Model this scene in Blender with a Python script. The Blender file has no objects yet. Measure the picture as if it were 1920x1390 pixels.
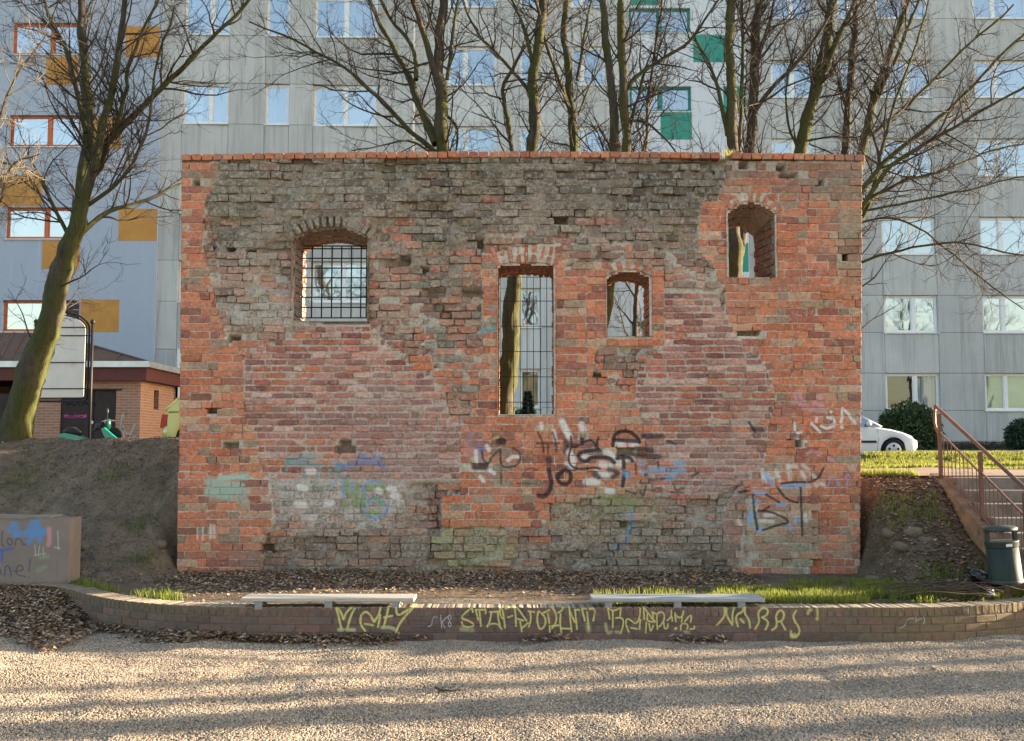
import bpy, math, random
import numpy as np
from mathutils import Vector

R_ = math.radians
scene = bpy.context.scene
COL = scene.collection

# ------------------------------------------------------------------ camera
FPX, EYE, HOR = 1950.0, 1.97, 840.0
PITCH = math.atan((HOR - 695.0) / FPX)
cam_d = bpy.data.cameras.new('camera')
cam = bpy.data.objects.new('camera', cam_d)
COL.objects.link(cam)
cam_d.sensor_width = 36.0
cam_d.lens = 36.0 * FPX / 1920.0
cam_d.clip_start = 0.1
cam_d.clip_end = 800.0
cam.location = (0, 0, EYE)
cam.rotation_euler = (math.pi / 2 + PITCH, 0, 0)
scene.camera = cam

# ------------------------------------------------------------------ world + sun
SUN_AZ, SUN_EL = 12.5, 9.5          # degrees: turned from +X towards +Y, above the horizon
w = bpy.data.worlds.new('World')
scene.world = w
w.use_nodes = True
nt = w.node_tree
sky = nt.nodes.new('ShaderNodeTexSky')
sky.sky_type = 'NISHITA'
sky.sun_disc = False
sky.sun_elevation = R_(SUN_EL)
sky.sun_rotation = R_(90 - SUN_AZ)
sky.altitude = 20
sky.air_density = 1.0
sky.dust_density = 1.6
sky.ozone_density = 0.7
bgn = nt.nodes['Background']
bgn.inputs[1].default_value = 0.09
nt.links.new(sky.outputs[0], bgn.inputs[0])
sd = bpy.data.lights.new('sun', 'SUN')
sd.energy = 5.0
sd.angle = R_(0.55)
sd.color = (1.0, 0.80, 0.56)
so = bpy.data.objects.new('sun', sd)
COL.objects.link(so)
sv = Vector((math.cos(R_(SUN_EL)) * math.cos(R_(SUN_AZ)), math.cos(R_(SUN_EL)) * math.sin(R_(SUN_AZ)), math.sin(R_(SUN_EL))))
so.rotation_euler = sv.to_track_quat('Z', 'Y').to_euler()
so.location = (40, 20, 30)
vs = scene.view_settings
vs.view_transform = 'Standard'
vs.look = 'None'
vs.exposure = 2.72
vs.gamma = 1.0
scene.cycles.use_denoising = True
scene.cycles.max_bounces = 6
scene.cycles.diffuse_bounces = 3
scene.cycles.transparent_max_bounces = 12

# ------------------------------------------------------------------ helpers
rnd = random.Random(11)
U = rnd.uniform


def P(px, py, Y):
    """point of the place seen at a photograph pixel, at distance Y along the view axis"""
    dx = (px - 960.0) / FPX
    dy = (695.0 - py) / FPX
    c, s = math.cos(PITCH), math.sin(PITCH)
    f = c - dy * s
    return (dx * Y / f, Y, EYE + (s + dy * c) * Y / f)


def tag(o, label=None, cat=None, group=None, kind=None):
    if label: o['label'] = label
    if cat: o['category'] = cat
    if group: o['group'] = group
    if kind: o['kind'] = kind
    return o


ORG = {}


def root(name, label, cat, loc=(0, 0, 0), group=None):
    o = bpy.data.objects.new(name, None)
    o.empty_display_size = 0.2
    COL.objects.link(o)
    o.location = loc
    ORG[o] = np.array(loc, float)
    return tag(o, label, cat, group)


def link(name, me, mats, parent=None, org=None):
    o = bpy.data.objects.new(name, me)
    COL.objects.link(o)
    for m in (mats if isinstance(mats, (list, tuple)) else [mats]):
        me.materials.append(m)
    if parent is not None:
        o.parent = parent
        ORG[o] = ORG.get(parent, np.zeros(3))
    return o


def shade(me, smooth):
    if smooth and len(me.polygons):
        me.polygons.foreach_set('use_smooth', np.ones(len(me.polygons), bool))


def setcol(me, cols):
    a = me.color_attributes.new('Col', 'FLOAT_COLOR', 'POINT')
    c = np.ones((len(me.vertices), 4), np.float32)
    cols = np.asarray(cols, np.float32)
    c[:, :cols.shape[1]] = cols
    a.data.foreach_set('color', c.ravel())


class MB:
    """collects boxes, tubes, bricks ...; build() links them as one mesh object"""
    def __init__(s):
        s.v, s.f, s.c = [], [], []

    def add(s, vs_, fs, col=None):
        b = len(s.v)
        s.v.extend([tuple(q) for q in vs_])
        s.f.extend([tuple(i + b for i in t) for t in fs])
        if col is not None:
            s.c.extend([tuple(col)] * len(vs_))
        return s

    def hexa(s, p, col=None):
        return s.add(p, [(0, 3, 2, 1), (4, 5, 6, 7), (0, 1, 5, 4), (1, 2, 6, 5), (2, 3, 7, 6), (3, 0, 4, 7)], col)

    def box(s, x0, x1, y0, y1, z0, z1, col=None):
        return s.hexa([(x0, y0, z0), (x1, y0, z0), (x1, y1, z0), (x0, y1, z0), (x0, y0, z1), (x1, y0, z1), (x1, y1, z1), (x0, y1, z1)], col)

    def cbox(s, x0, x1, y0, y1, z0, z1, c=0.006, col=None):
        """box whose front (low y) edges are chamfered"""
        v = [(x0, y0 + c, z0), (x1, y0 + c, z0), (x1, y0 + c, z1), (x0, y0 + c, z1),
             (x0 + c, y0, z0 + c), (x1 - c, y0, z0 + c), (x1 - c, y0, z1 - c), (x0 + c, y0, z1 - c),
             (x0, y1, z0), (x1, y1, z0), (x1, y1, z1), (x0, y1, z1)]
        f = [(4, 5, 6, 7), (0, 1, 5, 4), (1, 2, 6, 5), (2, 3, 7, 6), (3, 0, 4, 7),
             (8, 9, 1, 0), (9, 10, 2, 1), (10, 11, 3, 2), (11, 8, 0, 3), (11, 10, 9, 8)]
        return s.add(v, f, col)

    def tube(s, pts, rad, n=8, cap=True, col=None):
        p = np.asarray(pts, float)
        m = len(p)
        r = np.full(m, rad) if np.isscalar(rad) else np.asarray(rad, float)
        t = np.gradient(p, axis=0)
        t /= np.linalg.norm(t, axis=1)[:, None] + 1e-9
        ref = np.array([0.13, 0.2, 1.0]) if abs(t[0][2]) < .9 else np.array([1.0, .2, .1])
        a = np.cross(t, ref)
        a /= np.linalg.norm(a, axis=1)[:, None] + 1e-9
        b = np.cross(t, a)
        th = np.arange(n) * 2 * math.pi / n
        ring = p[:, None] + r[:, None, None] * (np.cos(th)[None, :, None] * a[:, None] + np.sin(th)[None, :, None] * b[:, None])
        v = ring.reshape(-1, 3).tolist()
        f = [(i * n + k, i * n + (k + 1) % n, (i + 1) * n + (k + 1) % n, (i + 1) * n + k) for i in range(m - 1) for k in range(n)]
        if cap:
            f += [tuple(range(n))[::-1], tuple(range((m - 1) * n, m * n))]
        return s.add(v, f, col)

    def lathe(s, prof, c=(0, 0, 0), n=20, axis='z', col=None, squash=1.0):
        v, m = [], len(prof)
        for r, h in prof:
            for k in range(n):
                a = 2 * math.pi * k / n
                q = (r * math.cos(a), r * squash * math.sin(a), h)
                if axis == 'y': q = (q[0], q[2], q[1])
                if axis == 'x': q = (q[2], q[0], q[1])
                v.append((c[0] + q[0], c[1] + q[1], c[2] + q[2]))
        f = [(i * n + k, i * n + (k + 1) % n, (i + 1) * n + (k + 1) % n, (i + 1) * n + k) for i in range(m - 1) for k in range(n)]
        f += [tuple(range(n))[::-1], tuple(range((m - 1) * n, m * n))]
        return s.add(v, f, col)

    def extr(s, poly, y0, y1, col=None):
        """polygon given as (x, z), extruded along y"""
        n = len(poly)
        v = [(x, y0, z) for x, z in poly] + [(x, y1, z) for x, z in poly]
        f = [tuple(range(n)), tuple(range(2 * n - 1, n - 1, -1))]
        f += [(i, i + n, (i + 1) % n + n, (i + 1) % n) for i in range(n)]
        return s.add(v, f, col)

    def mesh(s, name, org=(0, 0, 0), smooth=False):
        me = bpy.data.meshes.new(name)
        me.from_pydata((np.asarray(s.v, float) - np.asarray(org)).tolist(), [], s.f)
        if s.c: setcol(me, s.c)
        shade(me, smooth)
        me.update()
        return me

    def build(s, name, mat, parent=None, smooth=False, kind=None, fixn=False):
        org = ORG.get(parent, np.zeros(3)) if parent is not None else np.zeros(3)
        me = s.mesh(name, org, smooth)
        if fixn:
            import bmesh
            bm = bmesh.new(); bm.from_mesh(me); bmesh.ops.recalc_face_normals(bm, faces=bm.faces); bm.to_mesh(me); bm.free()
        o = link(name, me, mat, parent)
        if kind: o['kind'] = kind
        return o


def raw_mesh(name, V, F, mat, parent=None, cols=None, smooth=False, kind=None):
    """big numpy mesh: V (n,3), F (m,3 or 4)"""
    V = np.asarray(V, np.float32) - (ORG.get(parent, np.zeros(3)) if parent is not None else 0)
    F = np.asarray(F, np.int32)
    me = bpy.data.meshes.new(name)
    me.vertices.add(len(V)); me.vertices.foreach_set('co', V.astype(np.float32).ravel())
    k = F.shape[1]
    me.loops.add(F.size); me.loops.foreach_set('vertex_index', F.ravel())
    me.polygons.add(len(F))
    me.polygons.foreach_set('loop_start', np.arange(len(F), dtype=np.int32) * k)
    me.polygons.foreach_set('loop_total', np.full(len(F), k, np.int32))
    me.update(calc_edges=True)
    if cols is not None: setcol(me, cols)
    shade(me, smooth)
    o = link(name, me, mat, parent)
    if kind: o['kind'] = kind
    return o


# value noise for shaping geometry
_rs = np.random.RandomState(5)
_lat = _rs.rand(64, 64, 64).astype(np.float32)


def vnoise(x, y, z=0.0):
    x, y, z = np.broadcast_arrays(np.asarray(x, float), np.asarray(y, float), np.asarray(z, float))
    xi, yi, zi = np.floor(x).astype(int), np.floor(y).astype(int), np.floor(z).astype(int)
    fx, fy, fz = x - xi, y - yi, z - zi
    fx, fy, fz = fx * fx * (3 - 2 * fx), fy * fy * (3 - 2 * fy), fz * fz * (3 - 2 * fz)
    g = lambda a, b, c: _lat[(xi + a) & 63, (yi + b) & 63, (zi + c) & 63]
    l = lambda a, b, t: a + (b - a) * t
    return l(l(l(g(0, 0, 0), g(1, 0, 0), fx), l(g(0, 1, 0), g(1, 1, 0), fx), fy),
             l(l(g(0, 0, 1), g(1, 0, 1), fx), l(g(0, 1, 1), g(1, 1, 1), fx), fy), fz)


def fbm(x, y, z=0.0, o=4):
    t, a, s = 0, .5, 0
    for k in range(o):
        t = t + a * vnoise(x * 2 ** k + 7.3 * k, y * 2 ** k + 3.1 * k, z * 2 ** k)
        s += a
        a *= .5
    return t / s


def sstep(t):
    t = np.clip(t, 0, 1)
    return t * t * (3 - 2 * t)


# ------------------------------------------------------------------ materials
class NB:
    def __init__(s, name):
        s.m = bpy.data.materials.new(name)
        s.m.use_nodes = True
        s.t = s.m.node_tree
        s.p = s.t.nodes['Principled BSDF']

    def n(s, typ, **kw):
        q = s.t.nodes.new('ShaderNode' + typ)
        for k, v in kw.items():
            setattr(q, k, v)
        return q

    def l(s, a, b):
        s.t.links.new(a, b)

    def inp(s, sock, v):
        if hasattr(v, 'is_output') or hasattr(v, 'links'):
            s.l(v, sock)
        else:
            sock.default_value = v

    def pos(s):
        return s.n('NewGeometry').outputs['Position']

    def obj(s):
        return s.n('TexCoord').outputs['Object']

    def noise(s, vec, scale, detail=4, rough=.55, stretch=None):
        if stretch:
            mp = s.n('Mapping')
            mp.inputs['Scale'].default_value = stretch
            s.l(vec, mp.inputs[0]); vec = mp.outputs[0]
        q = s.n('TexNoise')
        q.inputs['Scale'].default_value = scale
        q.inputs['Detail'].default_value = detail
        q.inputs['Roughness'].default_value = rough
        s.l(vec, q.inputs['Vector'])
        return q.outputs[0]

    def ramp(s, v, a, b, lo=0.0, hi=1.0):
        q = s.n('MapRange')
        q.inputs[1].default_value, q.inputs[2].default_value = a, b
        q.inputs[3].default_value, q.inputs[4].default_value = lo, hi
        s.inp(q.inputs[0], v)
        return q.outputs[0]

    def math(s, op, a, b=0.0):
        q = s.n('Math', operation=op)
        s.inp(q.inputs[0], a); s.inp(q.inputs[1], b)
        return q.outputs[0]

    def mix(s, fac, a, b, typ='MIX'):
        q = s.n('MixRGB', blend_type=typ)
        s.inp(q.inputs[0], fac)
        s.inp(q.inputs[1], a if not isinstance(a, tuple) else (*a[:3], 1))
        s.inp(q.inputs[2], b if not isinstance(b, tuple) else (*b[:3], 1))
        return q.outputs[0]

    def bump(s, h, strength, dist=.01, prev=None):
        q = s.n('Bump')
        q.inputs['Strength'].default_value = strength
        q.inputs['Distance'].default_value = dist
        s.inp(q.inputs['Height'], h)
        if prev is not None: s.l(prev, q.inputs['Normal'])
        return q.outputs[0]

    def fin(s, col, rough=.85, spec=.25, metal=0.0, normal=None):
        s.inp(s.p.inputs['Base Color'], col if not isinstance(col, tuple) else (*col[:3], 1))
        s.inp(s.p.inputs['Roughness'], rough)
        s.p.inputs['Specular IOR Level'].default_value = spec
        s.p.inputs['Metallic'].default_value = metal
        if normal is not None: s.l(normal, s.p.inputs['Normal'])
        return s.m


def M(name, col, rough=.8, var=.18, scale=6, col2=None, scale2=2.0, thr=(.5, .66), bump=.25, bscale=45, dist=.006,
      metal=0.0, spec=.25, attr=False, stretch=None, stretch2=None):
    b = NB(name)
    v = b.obj()
    if attr:
        base = b.n('Attribute', attribute_name='Col').outputs['Color']
    else:
        base = (*col, 1)
    n1 = b.ramp(b.noise(v, scale, 5, .6, stretch), .3, .7, 1 - var, 1 + var)
    vm = b.n('VectorMath', operation='SCALE')
    b.inp(vm.inputs[0], base if not isinstance(base, tuple) else base[:3])
    b.l(n1, vm.inputs['Scale'])
    c = vm.outputs[0]
    if col2 is not None:
        f = b.ramp(b.noise(v, scale2, 6, .62, stretch2), thr[0], thr[1])
        c = b.mix(f, c, col2)
    nm = b.bump(b.noise(v, bscale, 4, .6), bump, dist) if bump else None
    return b.fin(c, rough, spec, metal, nm)


class Paint:
    """a spray-paint layer drawn stroke by stroke into a generated map lying on a plane Y = const"""
    def __init__(s, x0, x1, z0, z1, Y, res):
        s.x0, s.x1, s.z0, s.z1, s.Y = x0, x1, z0, z1, Y
        s.w, s.h = int((x1 - x0) * res), int((z1 - z0) * res)
        s.res = res
        s.bold = 1.0
        s.a = np.zeros((s.h, s.w, 4), np.float32)

    def stroke(s, pts, wpx, col, alpha=.9, soft=.35):
        soft *= .6
        q = np.array([[P(x, y, s.Y)[0], P(x, y, s.Y)[2]] for x, y in pts])
        # rounded path
        for _ in range(2):
            if len(q) > 2:
                a, b = q[:-1], q[1:]
                mid = np.empty((2 * len(a), 2)); mid[0::2] = .75 * a + .25 * b; mid[1::2] = .25 * a + .75 * b
                q = np.vstack([q[:1], mid, q[-1:]])
        r = max(wpx * s.bold * .5 * s.Y / FPX * s.res, .6)
        u = (q[:, 0] - s.x0) * s.res
        v = (q[:, 1] - s.z0) * s.res
        pad = int(r * (1 + soft) + 3)
        i0, i1 = max(0, int(u.min()) - pad), min(s.w, int(u.max()) + pad)
        j0, j1 = max(0, int(v.min()) - pad), min(s.h, int(v.max()) + pad)
        if i1 <= i0 or j1 <= j0: return
        X, Yy = np.meshgrid(np.arange(i0, i1) + .5, np.arange(j0, j1) + .5)
        d = np.full(X.shape, 1e9)
        if len(u) == 1:
            d = np.hypot(X - u[0], Yy - v[0])
        for k in range(len(u) - 1):
            ax, ay, bx, by = u[k], v[k], u[k + 1], v[k + 1]
            L = (bx - ax) ** 2 + (by - ay) ** 2 + 1e-6
            t = np.clip(((X - ax) * (bx - ax) + (Yy - ay) * (by - ay)) / L, 0, 1)
            d = np.minimum(d, np.hypot(X - ax - t * (bx - ax), Yy - ay - t * (by - ay)))
        m = alpha * np.clip((r * (1 + soft) - d) / (r * 2 * soft + .8), 0, 1)
        sub = s.a[j0:j1, i0:i1]
        na = m + sub[..., 3] * (1 - m)
        for c in range(3):
            sub[..., c] = np.where(na > 1e-4, (col[c] * m + sub[..., c] * sub[..., 3] * (1 - m)) / np.maximum(na, 1e-4), col[c])
        sub[..., 3] = na

    def zs(s, reg, strokes, wz, col, alpha=.9, soft=.35):
        x0, y0, k = reg
        for st in strokes:
            s.stroke([(x0 + x / k, y0 + y / k) for x, y in st], wz / k, col, alpha, soft)

    def image(s, name):
        im = bpy.data.images.new(name, s.w, s.h, alpha=True, float_buffer=False)
        im.colorspace_settings.name = 'Non-Color'
        im.alpha_mode = 'CHANNEL_PACKED'
        im.pixels.foreach_set(np.clip(s.a, 0, 1).astype(np.float32).ravel())
        im.update()
        im.pack()
        return im

    def node(s, b, img):
        sp = b.n('SeparateXYZ'); b.l(b.pos(), sp.inputs[0])
        cb = b.n('CombineXYZ')
        b.l(b.ramp(sp.outputs[0], s.x0, s.x1), cb.inputs[0])
        b.l(b.ramp(sp.outputs[2], s.z0, s.z1), cb.inputs[1])
        t = b.n('TexImage', image=img, extension='CLIP')
        b.l(cb.outputs[0], t.inputs[0])
        return t.outputs['Color'], t.outputs['Alpha']

# ================================================================== spray paint on the old wall
WY = 13.9                                        # front plane of the old wall
wp = Paint(-4.75, 5.0, 0.2, 6.1, WY, 170)
wp.bold = 1.22
BLK, WHT, BLU, TEA, GRN, PNK, SKY = (.03, .03, .04), (.72, .70, .68), (.10, .22, .50), (.12, .38, .42), (.18, .34, .10), (.62, .36, .42), (.20, .42, .68)
r5, r6, r7, r8 = (860, 780, 8.423), (1040, 780, 6.618), (1380, 730, 4.9625), (520, 830, 7.385)
wp.zs(r5, [[(200, 300), (160, 420), (170, 600)], [(300, 480), (290, 800)], [(330, 500), (360, 720), (430, 780)]], 90, (.30, .22, .28), .5, .8)
wp.zs(r5, [[(650, 400), (690, 410)]], 110, BLK, .9)
wp.zs(r5, [[(330, 520), (370, 530)]], 70, BLU, .7)
wp.zs(r5, [[(560, 360), (620, 340)]], 40, (.5, .5, .12), .7)
wp.zs(r5, [[(270, 560), (280, 780)], [(440, 480), (480, 540)], [(780, 700), (860, 640), (940, 650)], [(1300, 130), (1310, 200)], [(1500, 240), (1530, 420)],
           [(1630, 90), (1690, 200), (1730, 320)], [(1690, 750), (1800, 770)], [(500, 870), (560, 910)], [(340, 970), (390, 1030)]], 55, WHT, .8, .5)
wp.zs(r5, [[(660, 530), (660, 800), (760, 815), (880, 800)], [(370, 560), (380, 700), (470, 770), (520, 650), (640, 540)], [(870, 520), (970, 580), (975, 720), (900, 790)],
           [(1250, 260), (1330, 430), (1340, 560)], [(1240, 435), (1580, 435)], [(1480, 260), (1540, 430), (1540, 570)], [(1410, 440), (1410, 590)]], 34, BLK, .75, .5)
wp.zs(r5, [[(1010, 960), (1040, 860), (1130, 825), (1240, 850)], [(920, 1065), (1230, 1075)], [(670, 840), (670, 1080)]], 30, BLK, .6, .6)
wp.zs(r5, [[(1420, 690), (1430, 710)]], 80, BLK, .8)
wp.zs(r5, [[(1425, 850), (1440, 960), (1470, 1060), (1440, 1180), (1350, 1280), (1260, 1260)]], 62, BLK, .92, .3)
wp.zs(r5, [[(1670, 860), (1570, 920), (1560, 1030), (1650, 1090), (1750, 1060), (1780, 950), (1740, 870), (1670, 860)]], 58, BLK, .95, .3)
wp.zs(r5, [[(1740, 470), (1850, 470)], [(1690, 400), (1690, 580)]], 70, BLK, .7, .5)
wp.zs(r6, [[(180, 460), (240, 560), (210, 620)], [(340, 520), (380, 510)], [(640, 450), (720, 500), (800, 600)], [(580, 600), (680, 620)], [(520, 700), (600, 730), (690, 720)],
           [(780, 350), (1010, 350)], [(390, 820), (530, 820)], [(90, 80), (180, 260)], [(330, 110), (350, 180)], [(660, 930), (710, 940)], [(840, 540), (950, 530)]], 70, WHT, .85, .6)
wp.zs(r6, [[(880, 350), (920, 350)]], 50, (.7, .25, .28), .6, .6)
wp.zs(r6, [[(200, 400), (165, 520), (190, 620), (300, 670), (500, 640), (560, 660)], [(200, 260), (210, 400), (300, 370), (420, 290), (490, 330), (540, 450)], [(540, 270), (520, 380), (570, 440)]], 26, BLK, .9, .4)
wp.zs(r6, [[(500, 430), (380, 440), (290, 470), (310, 550), (400, 570), (440, 520), (540, 510), (680, 520), (740, 580)], [(720, 370), (730, 250), (800, 195), (920, 190), (1030, 270), (1050, 330)],
           [(340, 290), (340, 350)], [(740, 300), (1040, 320)], [(770, 530), (850, 510), (860, 640), (860, 760), (840, 870)], [(850, 510), (940, 520), (960, 560)]], 44, BLK, .92, .35)
wp.zs(r6, [[(1100, 250), (1330, 260)], [(1010, 410), (1200, 430)], [(1000, 490), (1290, 510)], [(680, 670), (800, 700), (720, 760)], [(500, 720), (540, 760)]], 60, BLK, .78, .7)
wp.zs(r6, [[(1400, 310), (1500, 350)], [(1000, 600), (1010, 720)], [(1280, 570), (1290, 690)], [(1190, 800), (1270, 790)], [(1310, 790), (1440, 770)], [(1700, 750), (1780, 710)],
           [(1060, 940), (1090, 1020), (1130, 880)], [(1490, 880), (1500, 930), (1600, 900)], [(1440, 950), (1600, 955)], [(880, 930), (1000, 970)]], 26, BLK, .75, .6)
wp.zs(r6, [[(1060, 580), (1090, 590)], [(1500, 590), (1580, 590)], [(1200, 680), (1390, 670)], [(1480, 690), (1600, 680)], [(870, 700), (910, 750)], [(1090, 700), (1120, 720)], [(1400, 780), (1470, 740)]], 60, SKY, .6, .6)
wp.zs(r6, [[(860, 1240), (940, 1250), (960, 1320), (930, 1390), (900, 1560), (850, 1640)], [(960, 1160), (990, 1400)], [(740, 1620), (800, 1600)]], 44, (.14, .30, .45), .55, .7)
wp.zs(r6, [[(690, 1070), (800, 1040), (950, 1080)]], 150, (.20, .24, .09), .55, .9)
# right end: pink letters, white letters, black loops, pale blue tag
wp.zs(r7, [[(545, 40), (555, 90)], [(590, 60), (610, 90)], [(780, 60), (785, 90)], [(520, 130), (660, 150)], [(720, 130), (800, 150)], [(690, 200), (840, 210)], [(660, 600), (700, 580)], [(860, 650), (910, 670)], [(740, 590), (790, 600)]], 30, PNK, .6, .6)
wp.zs(r7, [[(880, 210), (885, 215)], [(990, 180), (985, 240)], [(1000, 190), (1050, 235)], [(750, 270), (745, 300)], [(700, 320), (780, 400)], [(850, 265), (910, 280), (915, 310)], [(985, 270), (975, 310)], [(790, 345), (830, 365)],
           [(850, 365), (910, 345)], [(980, 355), (990, 360)], [(1060, 260), (1110, 320)], [(570, 410), (610, 400)], [(545, 320), (545, 380)], [(570, 470), (650, 490)]], 24, WHT, .88, .35)
wp.zs(r7, [[(480, 710), (500, 830)], [(500, 720), (560, 720)], [(620, 710), (670, 750)], [(240, 750), (260, 860)], [(375, 760), (400, 850)], [(610, 770), (640, 830)], [(700, 790), (750, 840)], [(740, 890), (750, 900)], [(790, 880), (830, 905)],
           [(260, 1170), (380, 1160)], [(220, 1220), (330, 1230)], [(20, 1220), (40, 1260)], [(630, 1170), (640, 1220)]], 32, WHT, .6, .7)
wp.zs(r7, [[(270, 800), (330, 880)], [(440, 900), (620, 900)], [(160, 960), (260, 970)], [(170, 1040), (200, 1050)], [(140, 1160), (180, 1180)], [(115, 1190), (125, 1240)], [(180, 1300), (230, 1310)], [(480, 1270), (490, 1290)], [(540, 1220), (570, 1210)], [(380, 1070), (440, 1070)]], 38, SKY, .65, .7)
wp.zs(r7, [[(420, 880), (560, 860), (680, 870), (770, 830), (810, 740)], [(590, 920), (605, 1360)], [(270, 980), (390, 1050)], [(380, 920), (450, 1020), (560, 1055)], [(150, 980), (160, 1140), (190, 1300)],
           [(200, 1130), (330, 1140), (510, 1235), (380, 1260), (240, 1310)], [(30, 960), (110, 945)], [(120, 310), (160, 370), (180, 400)], [(240, 1130), (300, 1090)]], 21, BLK, .86, .4)
wp.zs(r7, [[(150, 375), (240, 380)]], 44, BLK, .7, .6)
wp.zs(r7, [[(860, 820), (910, 815)], [(870, 850), (860, 900), (820, 910)], [(930, 820), (930, 910)], [(970, 860), (940, 880), (975, 910)], [(1040, 790), (1015, 820), (1040, 850), (1065, 820), (1040, 790)], [(1040, 855), (1025, 890), (1045, 915), (1060, 885)]], 11, (.30, .36, .62), .75, .4)
# left: blue, teal and green throw-up, teal block
wp.zs(r8, [[(140, 280), (400, 300), (600, 300)], [(820, 350), (870, 340)], [(150, 230), (500, 200)]], 60, TEA, .6, .6)
wp.zs(r8, [[(930, 330), (1100, 290), (1300, 260), (1480, 350)], [(1130, 200), (1230, 190)], [(1350, 210), (1440, 220)], [(830, 300), (900, 340)]], 55, BLU, .6, .7)
wp.zs(r8, [[(380, 380), (380, 520)], [(545, 380), (550, 540)], [(740, 380), (740, 470)], [(850, 360), (850, 450), (800, 540), (700, 640)], [(130, 260), (130, 420)]], 30, TEA, .55, .6)
wp.zs(r8, [[(930, 470), (910, 640), (920, 760)], [(1040, 560), (1030, 680)], [(1170, 680), (1220, 580), (1300, 540), (1430, 550)], [(1200, 700), (1190, 900), (1230, 1010), (1350, 1060), (1490, 1000), (1540, 900)], [(1250, 830), (1400, 760), (1480, 860)]], 38, (.14, .32, .58), .7, .5)
wp.zs(r8, [[(970, 520), (960, 640), (990, 740)], [(1110, 580), (1080, 700), (1090, 880)], [(1190, 720), (1180, 900)], [(1260, 620), (1400, 600), (1490, 660)], [(1360, 790), (1440, 850)], [(930, 860), (960, 870)], [(1260, 980), (1390, 980)]], 60, GRN, .65, .6)
wp.zs(r8, [[(590, 610), (610, 680)], [(420, 610), (540, 630)]], 40, (.10, .32, .22), .5, .7)
wp.zs(r8, [[(300, 620), (390, 640)], [(430, 400), (500, 400)], [(1550, 640), (1610, 650)], [(1600, 740), (1670, 750)], [(260, 850), (390, 870)], [(680, 850), (760, 840)], [(1380, 660), (1420, 680)]], 75, WHT, .75, .4)
for k in range(34):
    a_, c_ = U(386, 458), U(893, 944)
    if c_ > 930 and a_ < 410: continue
    if k % 6 == 5: continue
    wp.stroke([(a_, c_), (a_ + U(4, 16), c_ + U(-3, 3)), (a_ + U(14, 26) if a_ < 446 else a_ + 8, c_ + U(-4, 4))], U(6, 12), (.36, .45, .38), U(.55, .9), .5)
wp.stroke([(372, 990), (372, 1010)], 3, WHT, .6); wp.stroke([(382, 988), (382, 1012)], 3, WHT, .6)
wp.stroke([(397, 985), (397, 1008)], 5, WHT, .6, .6); wp.stroke([(403, 985), (404, 1008)], 4, WHT, .6)
wp.zs((740, 590, 4.2114), [[(720, 1270 - 0), (790, 1262)]], 1, TEA, 0)
wp.stroke([(915, 580), (922, 576), (926, 583)], 5, TEA, .7, .6); wp.stroke([(905, 622), (925, 618)], 9, TEA, .7, .6); wp.stroke([(910, 605), (925, 600)], 5, TEA, .5, .6)
wall_img = wp.image('wall_spray_paint')

# ------------------------------------------------------------------ wall material
def wall_material():
    b = NB('old_brick')
    p = b.pos()
    at = b.n('Attribute', attribute_name='Col')
    base, sm = at.outputs['Color'], at.outputs['Alpha']
    v1 = b.ramp(b.noise(p, 26, 8, .72), .3, .7, .48, 1.42)
    vm = b.n('VectorMath', operation='SCALE'); b.l(base, vm.inputs[0]); b.l(v1, vm.inputs['Scale'])
    c = vm.outputs[0]
    # lime smeared over the faces
    f = b.math('ADD', b.noise(p, 13, 8, .72), b.math('MULTIPLY', sm, .17))
    c = b.mix(b.ramp(f, .60, .74, 0, .85), c, (.42, .365, .295))
    # soot and lichen specks
    g = b.math('ADD', b.noise(p, 34, 8, .75), b.math('MULTIPLY', sm, .12))
    c = b.mix(b.ramp(g, .57, .68, 0, .72), c, (.075, .062, .048))
    h = b.noise(p, 70, 3, .7)
    c = b.mix(b.ramp(h, .66, .74, 0, .5), c, (.50, .46, .40))
    c = b.mix(b.ramp(b.noise(p, 1.7, 6, .65), .35, .68, .0, .22), c, (.48, .41, .335))
    gc, ga = wp.node(b, wall_img)
    br = b.ramp(b.noise(p, 48, 5, .7), .32, .46, .45, 1)
    c = b.mix(b.math('MULTIPLY', ga, br), c, gc)
    n = b.bump(b.noise(p, 28, 6, .7), .55, .012)
    n = b.bump(b.noise(p, 130, 3, .6), .4, .004, n)
    return b.fin(c, .93, .12, 0, n)


WALLM = wall_material()

# ------------------------------------------------------------------ zones of the masonry (photograph pixels on the wall plane)
def wx(px, py):
    q = P(px, py, WY)
    return q[0], q[2]


def poly(pts):
    return np.array([wx(*p) for p in pts])


def inpoly(pg, X, Z):
    r = np.zeros(np.shape(X), bool)
    n = len(pg)
    for i in range(n):
        x0, z0 = pg[i]; x1, z1 = pg[(i + 1) % n]
        cnd = ((z0 > Z) != (z1 > Z))
        with np.errstate(divide='ignore', invalid='ignore'):
            xi = (x1 - x0) * (Z - z0) / (z1 - z0 + 1e-12) + x0
        r ^= cnd & (X < xi)
    return r


ZB, ZT = wx(960, 1094)[1], wx(960, 302)[1]
xl0, xl1 = wx(332, 1075)[0], wx(340, 297)[0]
xr0, xr1 = wx(1613, 1065)[0], wx(1617, 297)[0]
XL = lambda z: xl0 + (xl1 - xl0) * (z - .35) / 5.5
XR = lambda z: xr0 + (xr1 - xr0) * (z - .35) / 5.5

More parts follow.
